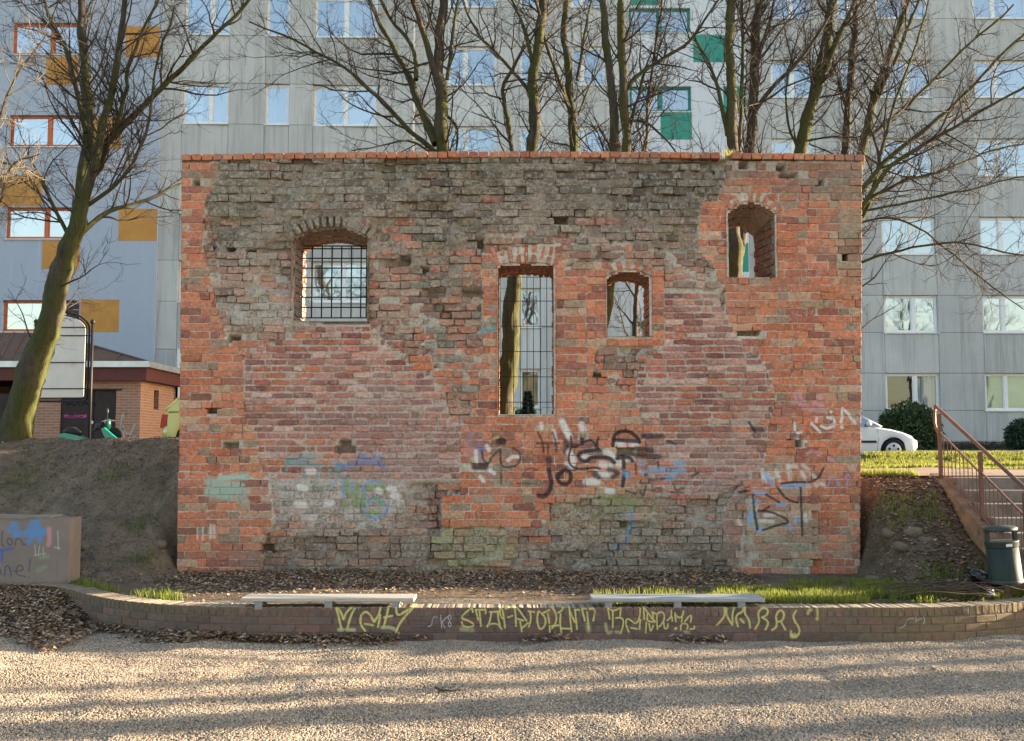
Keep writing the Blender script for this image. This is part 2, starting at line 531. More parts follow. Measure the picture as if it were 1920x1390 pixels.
ZONES = [
    ('O', poly([(300, 280), (412, 280), (408, 340), (385, 372), (378, 450), (398, 540), (412, 600), (425, 640), (455, 662), (458, 785), (480, 812), (485, 872), (503, 905), (513, 975), (490, 1022), (490, 1110), (300, 1110)])),
    ('O', poly([(1362, 280), (1360, 330), (1345, 375), (1312, 385), (1308, 470), (1338, 500), (1345, 528), (1362, 545), (1358, 590), (1388, 640), (1418, 662), (1440, 695), (1455, 745), (1440, 800), (1432, 872), (1392, 905), (1355, 960), (1355, 1030), (1365, 1060), (1400, 1110), (1700, 1110), (1700, 280)])),
    ('O', poly([(902, 470), (905, 640), (893, 778), (862, 792), (862, 925), (828, 935), (828, 985), (1030, 985), (1030, 940), (1180, 930), (1215, 880), (1205, 800), (1192, 745), (1110, 700), (1120, 650), (1245, 650), (1245, 500), (1130, 490), (1060, 500), (1050, 455)])),
    ('P', poly([(458, 662), (520, 640), (600, 606), (690, 606), (740, 665), (790, 700), (835, 735), (845, 790), (862, 800), (862, 905), (510, 905), (484, 872), (480, 812), (458, 785)])),
    ('P', poly([(1245, 545), (1345, 545), (1358, 590), (1388, 640), (1418, 662), (1440, 695), (1455, 745), (1440, 800), (1432, 872), (1392, 905), (1340, 935), (1230, 930), (1205, 870), (1205, 800), (1192, 745), (1195, 690), (1245, 650)])),
    ('W', poly([(505, 905), (760, 905), (760, 990), (505, 1015)])),
    ('B', poly([(480, 900), (862, 900), (862, 935), (1400, 930), (1410, 1110), (470, 1110)])),
    ('G', poly([(370, 280), (1375, 280), (1375, 395), (1312, 400), (1300, 470), (1240, 470), (1050, 430), (905, 440), (905, 545), (812, 545), (790, 505), (745, 480), (700, 470), (545, 470), (400, 470)])),
]


def zone_at(X, Z):
    z = np.full(np.shape(X), 'R', dtype='<U1')
    done = np.zeros(np.shape(X), bool)
    for k, pg in ZONES:
        m = inpoly(pg, X, Z) & ~done
        z[m] = k
        done |= m
    return z


# ------------------------------------------------------------------ openings: left, right, sill, spring, crown
class Op:
    def __init__(s, l, r, sill, spring, crown, ring):
        s.x0, s.x1 = wx(l, (sill + spring) / 2)[0], wx(r, (sill + spring) / 2)[0]
        s.z0, s.zs, s.zc = wx(960, sill)[1], wx(960, spring)[1], wx(960, crown)[1]
        s.ring = ring

    def top(s, X):
        m, h = (s.x0 + s.x1) / 2, (s.x1 - s.x0) / 2
        return s.zs + (s.zc - s.zs) * np.clip(1 - ((X - m) / h) ** 2, 0, 1)

    def inside(s, X, Z, pad=0.0, ring=0.0):
        return (X > s.x0 - pad) & (X < s.x1 + pad) & (Z > s.z0 - pad) & (Z < s.top(X) + pad + ring)

    def arch(s, n):
        """points and outward normals along the arch"""
        xs = np.linspace(s.x0, s.x1, n)
        z = s.top(xs)
        dz = np.gradient(z, xs)
        nn = np.stack([-dz, np.ones(n)], 1)
        return np.stack([xs, z], 1), nn / np.linalg.norm(nn, axis=1)[:, None]


OPS = [Op(549, 689, 603, 446, 426, .17), Op(934, 1040, 779, 500, 495, .27), Op(1138, 1220, 631, 522, 508, .15), Op(1364, 1455, 524, 402, 380, .17)]
TH = 0.72                                        # thickness of the wall

HOLES = [(400, 767, .2, .09), (432, 836, .2, .08), (645, 833, .14, .08), (645, 845, .28, .09), (648, 370, .10, .06), (1395, 309, .13, .08), (1467, 313, .12, .08), (1535, 343, .12, .08), (367, 345, .11, .08),
         (1045, 410, .26, .08), (880, 430, .12, .07), (893, 455, .2, .08), (760, 487, .16, .09), (795, 507, .13, .09), (440, 635, .16, .05), (1405, 622, .28, .07), (1640, 400, .01, .01), (885, 548, .3, .10), (820, 548, .25, .07),
         (1100, 830, .01, .01), (900, 871, .22, .1), (1172, 846, .25, .1), (500, 1030, .2, .1), (1165, 985, .2, .06), (1490, 830, .2, .08), (1590, 480, .12, .08), (1478, 330, .26, .07), (1125, 705, .2, .07), (470, 470, .1, .03), (432, 468, .1, .03)]
HOLES = [(*wx(a, b), c, d) for a, b, c, d in HOLES]


def depth_zone(X, Z):
    """how far larger patches of the face stand out (+) or lie back (-), metres"""
    d = np.zeros(np.shape(X))
    for pts, v in (([(1405, 885), (1520, 905), (1520, 1110), (1400, 1110)], .055),
                   ([(826, 932), (1031, 932), (1031, 1000), (950, 1010), (940, 1062), (826, 1062)], .05),
                   ([(300, 880), (505, 900), (515, 980), (492, 1020), (492, 1110), (300, 1110)], .045),
                   ([(803, 925), (826, 925), (826, 1060), (803, 1060)], -.05),
                   ([(690, 480), (745, 485), (790, 510), (812, 548), (905, 548), (900, 640), (840, 660), (690, 600)], -.05),
                   ([(1030, 940), (1400, 930), (1380, 1110), (1000, 1110)], -.02),
                   ([(500, 1000), (800, 1000), (800, 1110), (480, 1110)], -.02)):
        d = np.where(inpoly(poly(pts), X, Z), v, d)
    zz_ = zone_at(X, Z)
    er = fbm(X * 1.9 + 3, Z * 2.6, 6.1, 3)
    d = d - np.where(np.isin(zz_, ['R', 'G', 'B']), .045 * (er > .57) + .03 * (er > .64), .0)
    return d


BLOBS = [  # px, py, rx, ry, colour, strength : washes that belong to the bricks themselves
    (640, 940, 130, 50, (.50, .45, .41), .55), (560, 920, 70, 30, (.48, .44, .41), .4), (880, 1030, 75, 45, (.36, .37, .19), .75), (1140, 965, 110, 45, (.36, .34, .22), .5),
    (640, 1045, 200, 40, (.19, .15, .12), .55), (1230, 1030, 170, 50, (.29, .26, .225), .6), (1330, 1050, 60, 40, (.12, .105, .085), .7), (1110, 1060, 130, 30, (.15, .14, .12), .5),
    (500, 590, 70, 25, (.50, .47, .42), .75), (470, 520, 60, 80, (.40, .37, .32), .35), (1470, 1010, 70, 60, (.34, .33, .24), .6), (420, 300, 90, 30, (.3, .2, .15), .2), (1600, 400, 40, 140, (.24, .21, .14), .5),
    (1500, 320, 120, 50, (.15, .12, .10), .5), (1350, 960, 60, 60, (.28, .26, .24), .5), (740, 800, 140, 90, (.42, .30, .28), .3), (1340, 880, 120, 50, (.44, .31, .29), .25), (760, 880, 90, 40, (.44, .34, .31), .35),
    (440, 360, 60, 70, (.12, .125, .07), .5), (830, 310, 160, 22, (.13, .135, .08), .5), (1200, 340, 160, 60, (.115, .105, .09), .55), (560, 350, 150, 60, (.27, .26, .22), .35), (1080, 420, 160, 30, (.3, .2, .16), .25)]


def wash(px, py, c, rr):
    for bx_, by_, rx, ry, col, st in BLOBS:
        q = ((px - bx_) / rx) ** 2 + ((py - by_) / ry) ** 2
        if q < 1.6:
            k = st * min(1, max(0, 1.6 - q)) * (.6 + .8 * rr.random())
            k = min(k, .92)
            c = tuple(a * (1 - k) + b * k for a, b in zip(c, col))
    return c


PAL = {
    'O': [(.51, .165, .085), (.47, .150, .080), (.55, .195, .100), (.42, .135, .080), (.50, .23, .14), (.35, .115, .078), (.44, .27, .165), (.31, .21, .145), (.28, .10, .07), (.48, .29, .20)],
    'P': [(.35, .105, .078), (.28, .085, .072), (.42, .155, .115), (.22, .070, .066), (.48, .22, .17), (.47, .15, .075), (.38, .17, .145), (.31, .125, .11), (.52, .33, .28)],
    'R': [(.36, .19, .14), (.31, .16, .12), (.42, .21, .15), (.30, .20, .15), (.46, .18, .11), (.24, .14, .11), (.40, .27, .21), (.22, .20, .165)],
    'G': [(.225, .178, .135), (.165, .132, .10), (.275, .225, .175), (.115, .096, .078), (.235, .15, .115), (.31, .265, .21), (.185, .155, .10), (.14, .11, .085)],
    'B': [(.33, .16, .12), (.27, .15, .12), (.36, .20, .15), (.40, .15, .09), (.24, .17, .14), (.30, .24, .20), (.44, .20, .12)],
    'W': [(.48, .40, .36), (.42, .29, .25), (.52, .46, .43), (.38, .22, .18), (.44, .18, .11), (.34, .27, .25)],
}
SMEAR = {'O': .3, 'P': .34, 'R': .62, 'G': .95, 'B': .75, 'W': .8}
COURSE = {'O': (.1045, .285, .135), 'P': (.0895, .272, .13), 'R': (.1005, .285, .14), 'G': (.106, .29, .15), 'B': (.099, .28, .14), 'W': (.099, .22, .13)}
wr = random.Random(3)


def topx(x, z):
    """wall point back to photograph pixels (for the colour map of the masonry)"""
    dz = (z - EYE)
    c, s = math.cos(PITCH), math.sin(PITCH)
    f = WY * c + dz * s
    u = -WY * s + dz * c
    return 960 + FPX * x / f, 695 - FPX * u / f


def brick_col(zn, x, z):
    px, py = topx(x, z)
    c = wr.choice(PAL[zn])
    if zn == 'O' and wr.random() < .35: c = wr.choice(PAL['O'][:3])
    if zn == 'G':
        t = min(1, max(0, (py - 395) / 90)) * .8
        if wr.random() < t: c = wr.choice(PAL['R'] + PAL['O'][:2])
        elif wr.random() < .05: c = (.30, .11, .07)
    if zn == 'R' and py > 640 and wr.random() < .4: c = wr.choice(PAL['O'][:4])
    k = 1.10 * U(.82, 1.18) * (.70 if (zn == 'G' and py < 390 + 40 * math.sin(px * .011)) else 1)
    c = tuple(q * k * U(.96, 1.04) for q in c)
    c = wash(px, py, c, wr)
    sm = SMEAR[zn] * U(.5, 1.4)
    if zn in 'GR' and py > 400: sm *= .8
    return (*c, sm)


def brick_shape(mb, o, u, v, nrm, w_, h_, proud, t, col, rough=.006, cham=.007, sunlit_topcol=None):
    """one worn brick: front outline of 10 points, rounded arris, sides going t into the wall"""
    base = [(-.5, -.5), (-.17, -.5), (.17, -.5), (.5, -.5), (.5, 0), (.5, .5), (.17, .5), (-.17, .5), (-.5, .5), (-.5, 0)]
    out, inn = [], []
    for i, (a, b) in enumerate(base):
        cr = 1.0
        x = a * w_ + wr.uniform(-rough, rough); y = b * h_ + wr.uniform(-rough, rough)
        if i in (0, 3, 5, 8):
            q = wr.uniform(.0, .003 + rough * .7); x -= math.copysign(q, a); y -= math.copysign(q, b)
        out.append((x, y))
        k = cham * wr.uniform(.6, 1.7)
        inn.append((x - (math.copysign(k, a) if abs(a) > .4 else 0), y - (math.copysign(k, b) if abs(b) > .4 else 0)))
    pt = lambda x, y, d: (o[0] + u[0] * x + v[0] * y + nrm[0] * d, o[1] + u[1] * x + v[1] * y + nrm[1] * d, o[2] + u[2] * x + v[2] * y + nrm[2] * d)
    V = [pt(x, y, proud - cham * .9 + wr.uniform(-rough, rough) * .4) for x, y in out]
    V += [pt(x, y, proud + wr.uniform(-rough, rough) * .5) for x, y in inn]
    V += [pt(x, y, -t) for x, y in out]
    V += [pt(wr.uniform(-.2, .2) * w_, 0, proud + wr.uniform(-1, 1) * rough * .8)]
    F = [(10 + i, 10 + (i + 1) % 10, 30) for i in range(10)]
    F += [(i, (i + 1) % 10, 10 + (i + 1) % 10, 10 + i) for i in range(10)]
    F += [(20 + i, 20 + (i + 1) % 10, (i + 1) % 10, i) for i in range(10)]
    mb.add(V, F, col)
    if sunlit_topcol is not None:
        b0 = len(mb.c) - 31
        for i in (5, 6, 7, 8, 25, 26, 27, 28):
            mb.c[b0 + i] = tuple(sunlit_topcol)


UX, UZ, NF = (1, 0, 0), (0, 0, 1), (0, -1, 0)
SUNK = []
BR = []                      # every brick of the old wall: (area, function that draws it)


def put(area, *a, **k):
    BR.append((area, a, k))


xs = np.arange(-4.9, 5.1, .01)
for zn, (ch, lb, hb) in COURSE.items():
    k = 0
    z = ZB + wr.uniform(0, .03)
    while z < ZT - .03:
        zz = np.full(xs.shape, z + ch / 2)
        ok = (zone_at(xs, zz) == zn) & (xs > XL(z)) & (xs < XR(z))
        for o in OPS:
            ok &= ~o.inside(xs, zz, .004, o.ring if z + ch / 2 > o.zs - .02 else 0)
        idx = np.flatnonzero(np.diff(np.concatenate([[0], ok.astype(int), [0]])))
        for a, b in zip(idx[::2], idx[1::2]):
            x, e = xs[a], xs[b - 1] + .01
            if e - x < .05: continue
            j = wr.choice([.008, .010, .013]) if zn != 'P' else .016
            first = True
            pat = (k + (0 if zn == 'O' else wr.randint(0, 1))) % 2
            i = 0
            while x < e - .04:
                if zn in 'PG': L = lb * wr.uniform(.9, 1.08) if wr.random() < .8 else hb
                else: L = (lb if (i + pat) % 2 == 0 else hb) * wr.uniform(.93, 1.07)
                if first and k % 2: L = min(L, hb * wr.uniform(.7, 1.1))
                first = False
                if x + L > e - .05: L = e - x
                if L > lb * 1.25: L = L / 2
                xm, zm = x + L / 2, z + ch / 2
                i += 1
                x += L
                if any(abs(xm - hx) < hw / 2 + .02 and abs(zm - hz) < hh / 2 + .01 for hx, hz, hw, hh in HOLES): continue
                if wr.random() < {'O': .0, 'P': .0, 'R': .03, 'G': .05, 'B': .05, 'W': .02}[zn]: continue
                pr = {'O': .004, 'P': .005, 'R': .014, 'G': .011, 'B': .013, 'W': .006}[zn] * wr.uniform(-1, 1)
                if wr.random() < {'O': .022, 'P': .01, 'W': .02}.get(zn, .085):
                    pr -= wr.uniform(.02, .05); SUNK.append((xm, zm, L, ch))
                rg = {'O': .0022, 'P': .0038, 'R': .006, 'G': .006, 'B': .006, 'W': .005}[zn]
                hh_ = ch - {'O': .011, 'P': .022, 'R': .012, 'G': .011, 'B': .011, 'W': .013}[zn] * wr.uniform(.8, 1.3)
                d = float(depth_zone(np.array([xm]), np.array([zm]))[0])
                ww = max(L - j, .03)
                cham = .004 if zn == 'O' else .006
                sc = .22 if (xm < XL(z) + .3 or xm > XR(z) - .3) else .10
                bias = {'O': 1.0, 'P': .8}.get(zn, .7)
                put(ww * hh_ * bias, (xm, WY, zm + wr.uniform(-.004, .004)), UX, UZ, NF, ww, hh_, pr + d, sc, brick_col(zn, xm, zm), rg, cham)
        z += ch
        k += 1

# cap course of header bricks along the top
ztop = lambda x: ZT + .045 * (1 - (x / 4.7) ** 2)
x = XL(5.85)
capc = [(.50, .17, .085), (.44, .145, .08), (.54, .21, .10), (.38, .15, .09), (.48, .22, .13)]
gap_l, gap_r = wx(1357, 297)[0], wx(1376, 297)[0]
while x < XR(5.85) - .05:
    L = .139 * wr.uniform(.94, 1.05)
    if not (gap_l - .05 < x + L / 2 < gap_r):
        k = U(.85, 1.12)
        c = tuple(q * k for q in wr.choice(capc))
        put(99, (x + L / 2, WY, ztop(x) + .042 + wr.uniform(-.003, .003)), UX, UZ, NF, L - .012, .084, .02 + wr.uniform(-.004, .004), .30, (*c, .15), .003, .006)
    x += L

# arch rings and reveals
for q, o in enumerate(OPS):
    n = max(5, int((o.x1 - o.x0 + .1) / .088))
    if n % 2 == 0: n += 1
    A, Nn = o.arch(n)
    for i in range(n):
        if q in (0, 3) and wr.random() < .13: continue
        nx, nz = Nn[i]
        fan = (i - (n - 1) / 2) / n * (.35 if q in (1, 3, 2) else .25)
        nx += fan; l = math.hypot(nx, nz); nx, nz = nx / l, nz / l
        cx, cz = A[i]
        h = o.ring
        pal = PAL['O'] if q else PAL['G'] + PAL['R']
        parts_ = [(0, h)] if (q != 1 or i % 2 == 0) else [(0, h * .5), (h * .5, h)]
        for a, b in parts_:
            m = (a + b) / 2
            c = tuple(v_ * U(.85, 1.1) for v_ in wr.choice(pal[:5]))
            put(50, (cx + nx * m, WY, cz + nz * m), (nz, 0, -nx), (nx, 0, nz), NF, .066 if q != 1 else .062, b - a - .012, wr.uniform(-.012, .008), .2, (*c, .45 if q else 1.1), .007, .007)
    # reveal bricks: jambs, soffit
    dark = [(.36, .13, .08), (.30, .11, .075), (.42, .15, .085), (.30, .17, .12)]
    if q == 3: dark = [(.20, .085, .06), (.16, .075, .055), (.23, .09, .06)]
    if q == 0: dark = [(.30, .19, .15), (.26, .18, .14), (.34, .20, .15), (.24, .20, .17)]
    zc = o.z0
    kk = 0
    while zc < o.zs - .03:
        for sx, xj, nx in ((0, o.x0, 1), (1, o.x1, -1)):
            yy = WY + .10 + (kk % 2) * .07
            while yy < WY + TH - .04:
                L = min(.26, WY + TH - yy)
                c = tuple(v_ * U(.8, 1.15) for v_ in wr.choice(dark))
                sl_ = .06 if q == 0 else (.2 if (q == 3 and sx) else .02)
                splay = (yy + L / 2 - WY) * sl_; ln_ = math.hypot(1, sl_)
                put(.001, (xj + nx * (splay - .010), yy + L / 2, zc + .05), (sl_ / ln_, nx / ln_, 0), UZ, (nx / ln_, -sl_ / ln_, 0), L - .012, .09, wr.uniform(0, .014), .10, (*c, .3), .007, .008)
                yy += L
        zc += .104
        kk += 1
    A, Nn = o.arch(max(7, int((o.x1 - o.x0) / .075)))
    drop = {0: .10, 1: .05, 2: .05, 3: .20}[q]
    for i in range(len(A)):
        yy = WY + .13
        while yy < WY + TH - .03:
            L = min(.24 * U(.9, 1.1), WY + TH - yy)
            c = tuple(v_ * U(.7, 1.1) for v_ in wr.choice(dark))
            dz = drop * (yy - WY) / TH
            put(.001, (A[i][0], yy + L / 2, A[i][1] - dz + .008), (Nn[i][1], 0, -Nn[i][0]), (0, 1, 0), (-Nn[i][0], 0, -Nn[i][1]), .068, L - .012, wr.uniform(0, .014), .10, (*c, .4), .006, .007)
            yy += L

WALL = root('ruined_brick_wall', 'tall ruined old brick wall with four arched openings and sprayed graffiti', 'brick wall', (0, WY + TH / 2, .33))
order = sorted(range(len(BR)), key=lambda i: -BR[i][0])
single = set(order[:300])
rest = MB()
for i, (ar, a, k) in enumerate(BR):
    if i in single:
        mb = MB()
        brick_shape(mb, *a, **k)
        mb.build('brick', WALLM, WALL)
    else:
        brick_shape(rest, *a, **k)
rest.build('brick_courses', WALLM, WALL, kind='stuff')

# mortar bed of the front face, with its hollows, cut out round the openings
st = .03
gx = np.arange(-4.66, 4.90, st)
gz = np.arange(ZB - .35, ZT + .03, st)
X, Z = np.meshgrid(gx, gz)
zz = zone_at(X, Z)
basez = {'O': -.009, 'P': -.008, 'R': -.013, 'G': -.011, 'B': -.013, 'W': -.010}
ampz = {'O': .004, 'P': .006, 'R': .013, 'G': .014, 'B': .014, 'W': .009}
D = np.vectorize(basez.get)(zz) + (fbm(X * 9, Z * 9, 1.7) - .5) * 2 * np.vectorize(ampz.get)(zz) + (fbm(X * 30, Z * 30, 4.2, 2) - .5) * .008 + depth_zone(X, Z)
oj = fbm(X * 4.5, Z * 6, 2.9, 3)
D = D - np.where(np.isin(zz, ['R', 'G', 'B']), .035 * sstep((oj - .54) / .06), .018 * sstep((oj - .60) / .05))
for hx, hz, hw, hh in HOLES:
    D = np.where((abs(X - hx) < hw / 2) & (abs(Z - hz) < hh / 2 + .012), -.24, D)
for hx, hz, hw, hh in SUNK:
    D = np.where((abs(X - hx) < hw / 2 - .012) & (abs(Z - hz) < hh / 2 - .004), D - .055, D)
zc = {'O': (.54, .475, .39), 'P': (.47, .41, .345), 'R': (.45, .40, .335), 'G': (.27, .228, .18), 'B': (.37, .315, .255), 'W': (.44, .40, .365)}
C = np.zeros(X.shape + (4,), np.float32)
for k_, c_ in zc.items():
    C[zz == k_, :3] = c_
PXY = np.vectorize(topx)(X, Z)
for bx_, by_, rx, ry, col, stt in BLOBS:
    q = ((PXY[0] - bx_) / rx) ** 2 + ((PXY[1] - by_) / ry) ** 2
    kf = (stt * np.clip(1.6 - q, 0, 1) * .8)[..., None]
    C[..., :3] = C[..., :3] * (1 - kf) + np.array(col) * kf
C[..., 3] = .25
chase = inpoly(poly([(800, 922), (827, 922), (829, 1060), (800, 1060)]), X, Z)
C[chase, :3] = (.25, .22, .20)
XLc, XRc = XL(Z), XR(Z)
Xc = np.clip(X, XLc + .012, XRc - .012)
for o in OPS:                                       # pull the rim of the bed onto the rim of the opening
    near = o.inside(X, Z, .016)
    C[near, 3] = .3
V = np.stack([Xc, WY - D, Z], -1).reshape(-1, 3)
ny, nx_ = X.shape
I = np.arange(ny * nx_).reshape(ny, nx_)
Q = np.stack([I[:-1, :-1], I[:-1, 1:], I[1:, 1:], I[1:, :-1]], -1).reshape(-1, 4)
mx = (X[:-1, :-1] + st / 2).ravel(); mz = (Z[:-1, :-1] + st / 2).ravel()
keep = (mx > XL(mz) - .02) & (mx < XR(mz) + .02)
for o in OPS:
    keep &= ~o.inside(mx, mz, -.005)
raw_mesh('mortar_bed', V, Q[keep], WALLM, WALL, C.reshape(-1, 4), smooth=True)

# core: jambs, soffits, ends, top and back of the wall
core = MB()
dk = (.27, .17, .13, .5)
yb, yf = WY + TH, WY + .05
BACKS = []
for o_i, o in enumerate(OPS):
    A, _ = o.arch(13)
    A = A.copy(); mxx = (o.x0 + o.x1) / 2; A[:, 0] = mxx + (A[:, 0] - mxx) * (1 + .05 / (o.x1 - o.x0)); A[:, 1] += .025
    ring = [(A[0][0], o.z0)] + [tuple(p) for p in A] + [(A[-1][0], o.z0)]
    drop = {0: .10, 1: .05, 2: .05, 3: .20}[o_i]
    back = []
    for x_, z_ in ring:
        sp = {0: .06, 3: .0}.get(o_i, .02) * TH
        xb = x_ + (sp if x_ < (o.x0 + o.x1) / 2 else -sp)
        if o_i == 3 and x_ > (o.x0 + o.x1) / 2: xb = x_ - .2 * TH * min(1, (x_ - (o.x0 + o.x1) / 2) / .2)
        back.append((xb, z_ - (drop if z_ > o.zs - .01 else 0)))
    n = len(ring)
    v = [(a, yf - .055, b) for a, b in ring] + [(a, yb, b) for a, b in back]
    f = [(i, (i + 1) % n, (i + 1) % n + n, i + n) for i in range(n)]
    core.add(v, f, (.27, .19, .15, .4))
    BACKS.append(back)
bb = lambda x0, x1, z0, z1: core.hexa([(x0(z0), yb - .02, z0), (x1(z0), yb - .02, z0), (x1(z0), yb, z0), (x0(z0), yb, z0), (x0(z1), yb - .02, z1), (x1(z1), yb - .02, z1), (x1(z1), yb, z1), (x0(z1), yb, z1)], (.40, .17, .11, .6))
k_ = lambda c: (lambda z: c)
edge = XL
for o_i in sorted(range(4), key=lambda i: OPS[i].x0):
    o, back = OPS[o_i], BACKS[o_i]
    bx0, bx1 = back[0][0], back[-1][0]
    bb(edge, k_(bx0), .1, ZT)
    bb(k_(bx0), k_(bx1), .1, o.z0)
    arc_ = sorted(back[1:-1])
    for (xa, za), (xb, zb_) in zip(arc_[:-1], arc_[1:]):
        core.hexa([(xa, yb - .02, za), (xb, yb - .02, zb_), (xb, yb, zb_), (xa, yb, za), (xa, yb - .02, ZT), (xb, yb - .02, ZT), (xb, yb, ZT), (xa, yb, ZT)], (.40, .17, .11, .6))
    edge = k_(bx1)
bb(edge, XR, .1, ZT)
for fn, sg in ((XL, 1), (XR, -1)):
    a, b_ = fn(.1) + sg * .012, fn(ZT) + sg * .012
    core.add([(a, yf - .05, .1), (a, yb, .1), (b_, yb, ZT), (b_, yf - .05, ZT)], [(0, 1, 2, 3)], (.40, .34, .28, .3))
core.add([(XL(ZT), yf - .05, ZT - .01), (XR(ZT), yf - .05, ZT - .01), (XR(ZT), yb, ZT - .01), (XL(ZT), yb, ZT - .01)], [(0, 1, 2, 3)], (.33, .29, .24, .3))
core.build('wall_core', WALLM, WALL)
# brick faces of the two narrow ends and rear cap row
ends = MB()
for fn, nx in ((XL, -1), (XR, 1)):
    z = ZB; k = 0
    while z < ZT - .05:
        yy = WY + .235 + (k % 2) * .06
        while yy < yb - .05:
            L = min(.28 if k % 2 else .14, yb - yy)
            c = tuple(v_ * U(.85, 1.1) for v_ in wr.choice(PAL['O']))
            brick_shape(ends, (fn(z), yy + L / 2, z + .05), (0, nx, 0), UZ, (nx, 0, 0), L - .013, .09, wr.uniform(-.006, .004), .06, (*c, .2), .004)
            yy += L
        z += .1045; k += 1
x = XL(5.9)
while x < XR(5.9) - .05:
    c = tuple(q * U(.85, 1.1) for q in wr.choice(capc))
    ends.box(x, x + .127, WY + .31, yb + .02, ztop(x), ztop(x) + .083, (*c, .2))
    x += .139
ends.build('end_bricks', WALLM, WALL, kind='stuff')

# iron grilles
IRON = M('dark_iron', (.028, .022, .022), .6, .3, 20, bump=.2, metal=.3)
def grille(name, label, xs_, ys_, Y, tv, th, box=True):
    g = tag(bpy.data.objects.new(name, None), label)
    COL.objects.link(g); g.parent = WALL; ORG[g] = ORG[WALL]
    y0, y1 = ys_[0], ys_[-1]
    for x in xs_:
        a, b = P(x, y0, Y), P(x, y1, Y)
        m = MB(); m.box(a[0] - tv, a[0] + tv, Y - tv, Y + tv, b[2], a[2]); m.build('bar', IRON, g)
    for y in ys_:
        a, b = P(xs_[0], y, Y), P(xs_[-1], y, Y)
        m = MB(); m.box(a[0], b[0], Y - th - tv * 1.6, Y + th - tv * 1.6, a[2] - th, a[2] + th); m.build('bar', IRON, g)
grille('square_grille', 'dark square iron grille in the widest opening', [567, 586, 604.5, 623, 641, 659.5, 677.5, 688], [462, 467, 485, 503.5, 521.5, 540, 558, 577, 596.5], WY + .5, .0085, .008)
grille('wire_grille', 'thin wire mesh grille in the tallest opening', [938, 951, 963, 975.5, 988, 1000, 1012.5, 1025, 1037], [520, 565, 612, 659.5, 707, 754.5, 778], WY + .34, .0042, .0045)

# ================================================================== ground
PATH = np.array([(-12, 12.75), (-7, 12.72), (-5.75, 12.66), (-5.2, 12.3), (-4.7, 11.72), (-4.2, 11.3), (-3.7, 11.03), (-3.1, 10.86), (-2.4, 10.8), (3.7, 10.8), (4.3, 10.83), (4.85, 10.94), (5.4, 11.14), (6.0, 11.48), (6.6, 11.95), (7.2, 12.6), (7.6, 13.2)])
STX0, STX1, STY1 = 5.83, 9.6, 14.35             # stairs: left edge, right edge, back edge
NST, TREAD, RISE = 8, .365, .155


def smooth_path(p, it=2):
    for _ in range(it):
        a, b = p[:-1], p[1:]
        q = np.empty((2 * len(a), 2)); q[0::2] = .75 * a + .25 * b; q[1::2] = .25 * a + .75 * b
        p = np.vstack([p[:1], q, p[-1:]])
    return p


PATHS = smooth_path(PATH)


def path_y(x):
    return np.interp(x, PATHS[:, 0], PATHS[:, 1])


def ground_z(x, y):
    x, y = np.asarray(x, float), np.asarray(y, float)
    base = .315 + (fbm(x * 1.3, y * 1.3) - .5) * .06
    back = np.where(x < 0, 2.03, 2.03) * np.clip((4.8 - x) / 9.2, 0, 1) + np.clip((x + 4.4) / 9.2, 0, 1) * (1.58 + np.clip(y - 14.4, 0, 20) * .018)
    back = back + (fbm(x * .9, y * .9, 2.) - .5) * .08
    tl = sstep((y - 12.95 - .25 * np.clip(-x - 5.6, 0, 1)) / 2.75)
    zl = base + (2.09 + (fbm(x * .8, y * .8, 3) - .5) * .12 - base) * tl + (fbm(x * 3, y * 3, 5) - .5) * .16 * (tl > .02) + (fbm(x * 9, y * 9, 2) - .5) * .06 * (tl > .02)
    tr = sstep((y - 12.35) / 2.15)
    zr = base + (1.575 - base) * tr + (fbm(x * 2.5, y * 2.5, 6) - .5) * .09 * ((tr > .02) & (tr < .97))
    zr = np.where(y > 14.6, back, zr)
    mid = np.where(y < WY + .3, base, back)
    wl = sstep((-4.30 - x) / .5)
    wrr = sstep((x - 4.55) / .35)
    zr = zr + .15 * np.exp(-((y - 20.6) / .9) ** 2) * (x > 4)
    z = mid * (1 - wl) * (1 - wrr) + zl * wl * (1 - wrr) + zr * wrr
    z = np.where((y > 16.2) & (x < 0), back * (1 - wl) + np.where(y > 17, 2.02, 2.09) * wl, z)
    # flight of stairs is cut into the slope
    cut = (x > STX0 + .02) & (x < STX1) & (y < STY1) & (y > STY1 - NST * TREAD - .4)
    z = np.where(cut, .25 + np.clip((y - (STY1 - NST * TREAD)) / (NST * TREAD), 0, 1) * 1.24 - .24, z)
    return np.where(y > path_y(x) + .13, z, -.30)


gx = np.concatenate([np.linspace(-70, -14, 29), np.arange(-13.6, -9, .4), np.arange(-9, 10.01, .12), np.arange(10.4, 14, .4), np.linspace(14.5, 70, 28)])
gy = np.concatenate([np.arange(10.3, 17.01, .12), np.arange(17.5, 30, .5), np.linspace(31, 75, 12)])
X, Y = np.meshgrid(gx, gy)
Z = ground_z(X, Y)
C = np.zeros(X.shape + (4,), np.float32)
C[:] = (.20, .145, .10, 1)
n = fbm(X * 1.1, Y * 1.1, 8)
lf = (X < -4.2) & (Y > 12.6)
C[lf] = (.25, .188, .135, 1)
C[(Y > 16.5)] = (.10, .095, .055, 1)
rt = (X > 4.4) & (Y > 15.4)
C[rt] = (.085, .105, .035, 1)
rd = (Y > 21.5) & (Y < 32)
C[rd] = (.075, .075, .078, 1)
fr = (Y < 13.9) & (X > -4.4) & (X < 5.6)
C[fr] = (.18, .138, .10, 1)
gv = fr & (X < 1.2) & (Y < 11.6)
C[gv] = (.20, .18, .155, 1)
C[..., :3] *= (.75 + .5 * n)[..., None]
I = np.arange(X.size).reshape(X.shape)
